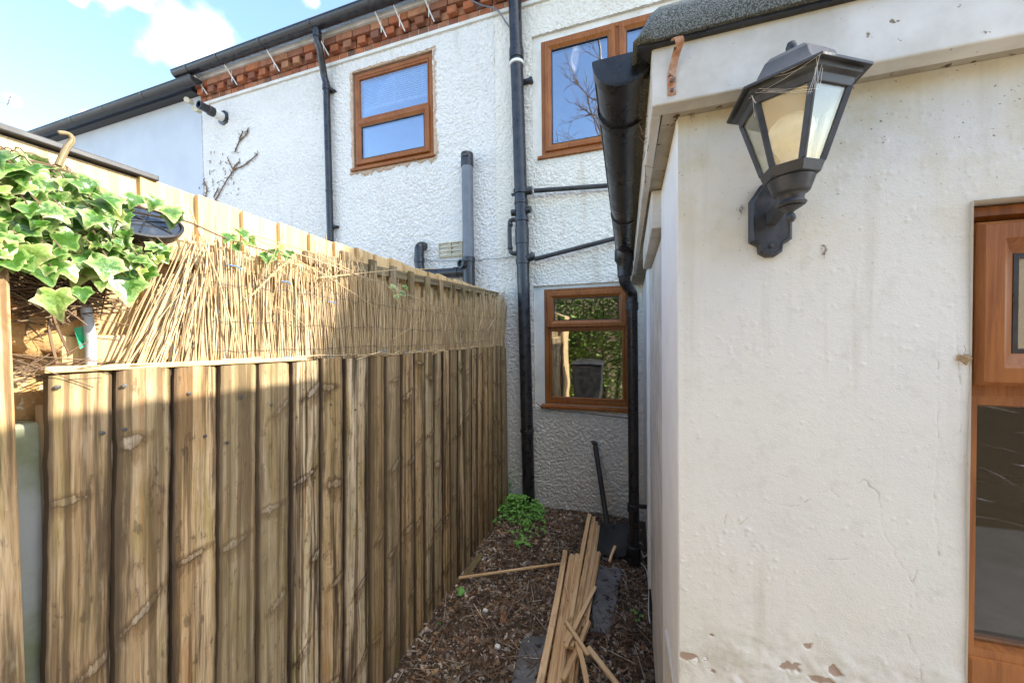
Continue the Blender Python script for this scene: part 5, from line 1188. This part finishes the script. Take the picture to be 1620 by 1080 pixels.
cable([aY(655,405,WY-.03), aY(690,413,WY-.03), aY(745,411,WY-.03), aY(790,409,WY-.03), aY(822,404,WY-.03)], .003, 'thin grey wire strung level between vent pipe and soil pipe', 'grey_plastic')
cable([aY(848,636,WY-.02), aY(858,644,WY-.05), aY(880,649,WY-.06), aY(930,654,WY-.06), aY(1000,662,WY-.06)], .004, 'thin black cable running just under the lower window sill')
for px, py, s, lab in [(1305,398,.008,'wisp of dry brown moss on the wall below right of the lantern'),(1093,184,.006,'clump of dark cobweb debris under the fascia corner'),(1172,335,.007,'dark cobweb debris beside the lantern back plate')]:
    c = aY(px, py, EY-.002); m = MB()
    for i in range(9):
        q = c+Vector((rc.gauss(0,s*.35), 0, rc.gauss(0,s*.8))); w_ = s*rc.uniform(.08,.22)
        for j in range(3): d = Vector((rc.gauss(0,w_), -abs(rc.gauss(0,.0008)), rc.gauss(0,w_*1.4))); m.tube([q, q+d*.6+Vector((rc.gauss(0,w_*.3),0,0)), q+d*1.6], [w_*.35, w_*.3, .0002], 5, flat=.6)
    for i in range(5): d = Vector((rc.gauss(0,s*.5), -.001, rc.gauss(0,s))); m.tube([c, c+d*.6+Vector((rc.gauss(0,s*.2),-.001,0)), c+d], .00025, 3)
    tag(m.build('wall_debris', MAT['twig'], None, 50), lab, 'debris')
m = MB(); q = aY(1523, 562, EY-.004); ivy_leaf(m, q, Vector((-.4,-1,.2)), Vector((.2,0,-1)), .016, rc); m.tube(spline([q, q+Vector((.002,-.002,.008)), q+Vector((.001,0,.016))],3), .0003, 4)
MAT['dry_leaf'] = m_plain('dry_leaf', (.36,.24,.12), (.22,.13,.06), 200, (.7,.8), .0003)
tag(m.build('dead_leaf', MAT['dry_leaf'], None, 60), 'curled dead brown leaf stuck beside the big brown window', 'leaf')
m = MB(); ce = .03
for i in range(60):
    y = rc.uniform(.78,.95); c = Vector((.058+rc.gauss(0,.006), y, 1.99+rc.gauss(0,.03))); d = Vector((rc.gauss(0,.01),rc.gauss(0,.01),rc.gauss(0,.014))); m.tube([c, c+d], .0006, 4)
tag(m.build('cobweb_debris', MAT['twig'], None, 0), 'dirty cobweb debris caught behind the near gutter end', 'debris')
# aerial on a distant roof at the far left edge
an = thing('roof_aerial', tuple(aY(4,158,5.5)), 'small aerial against the sky at the far left edge', 'aerial')
m = MB(); c = aY(4,158,5.5); Y5 = 5.5
m.tube([aY(-30,150,Y5), aY(16,157,Y5)], .02, 6); m.tube([aY(0,149,Y5), aY(-4,163,Y5)], .02, 5); m.tube([aY(17,152,Y5), aY(12,166,Y5)], .02, 5); m.tube([aY(-20,158,Y5), aY(12,166,Y5)], .02, 5); m.build('aerial_bars', MAT['silver'], an, 40)
m = MB(); q = aY(-30,150,Y5); m.tube([q, (q.x, q.y, 0)], .03, 8); m.build('mast', MAT['silver'], an, 40)

# ------------------------------------------------------------------ what the windows mirror: bin, hedge, birch behind the camera
bn = thing('wheelie_bin', (-.62,-.62,0), 'black wheelie bin mirrored in the lower window', 'bin')
m = MB(); m.hexa([(-.84,-.84,.08),(-.40,-.84,.08),(-.40,-.38,.08),(-.84,-.38,.08),(-.90,-.92,.98),(-.34,-.92,.98),(-.34,-.32,.98),(-.90,-.32,.98)]); m.build('body', MAT['black_dusty'], bn, 0, .02)
m = MB(); m.hexa([(-.925,-.95,.985),(-.315,-.95,.985),(-.315,-.29,.985),(-.925,-.29,.985),(-.88,-.90,1.06),(-.36,-.90,1.06),(-.36,-.34,1.04),(-.88,-.34,1.04)]); m.build('lid', MAT['black_dusty'], bn, 0, .02)
for x_ in (-.88,-.40):
    m = MB(); m.lathe([(0,0),(.10,0),(.10,.04),(0,.04)], (x_,-.86,.10), (1,0,0), 20); m.build('wheel', MAT['black_plastic'], bn, 40)
hd = thing('garden_hedge', (-.8,-1.7,0), 'green leafy hedge mirrored in the lower window', 'hedge')
m = MB(); rh = random.Random(4)
for i in range(13000):
    x_ = rh.uniform(-2.4,.7); z_ = 2.75*rh.random()**.85; y_ = -1.55 - abs(rh.gauss(0,.22)) + .18*float(noise2(x_,z_,.35,3)) - .1
    wleaf(m, Vector((x_,y_,z_)), rh.uniform(.018,.042), rh)
m.build('leaves', MAT['hedge_leaf'], hd, 0)
m = MB()
for i in range(12): x_ = -2.5+i*.3; m.tube([(x_,-1.9,-.05),(x_+rh.gauss(0,.08),-1.9,1.2),(x_+rh.gauss(0,.15),-1.85,2.5)], [.03,.022,.01], 6)
m.build('stems', MAT['twig'], hd, 40)
m = MB(); m.box(-3.2, 6.5, -2.35, -2.30, -.06, 2.45); tag(m.build('reflection_backdrop', MAT['wood_grey'], None, 0), 'added plain timber fence behind the hedge, darkening the window reflections', 'fence')  # added backdrop: keeps bright sky out of the window reflections
bt_ = thing('birch_tree', (-.55,-5.2,0), 'bare pale birch mirrored in the upper window', 'tree')
m = MB(); tr = MB(); rt = random.Random(12)
trunk = [Vector((-.60+.1*math.sin(i*.9)*.5, -5.2, i*1.1)) for i in range(11)]
tr.tube(spline(trunk,3), [.13*(1-i/32)+.012 for i in range(31)], 10); tr.build('trunk', MAT['bark'], bt_, 60)
def grow(p, d, l, r, depth):
    pts = [p]
    for i in range(4):
        d = (d + Vector((rt.gauss(0,.16), rt.gauss(0,.16), rt.gauss(0,.12)-.03*(3-depth)))).normalized(); p = p+d*l/4; pts.append(p)
        if depth < 3 and i > 0:
            for _ in range(2): grow(p, (d+Vector((rt.gauss(0,.6),rt.gauss(0,.5),rt.gauss(.1,.4)))).normalized(), l*.55, r*.5, depth+1)
    m.tube(pts, [r*(1-.18*i) for i in range(5)], 5)
for i in range(20):
    z_ = 3.4+i*.32; a = i*2.4; grow(Vector((-.60,-5.2,z_)), Vector((math.cos(a), math.sin(a)*.8, .7)), rt.uniform(1.4,2.3)*(1-i*.02), .028, 1)
m.build('branches', MAT['twig'], bt_, 60)
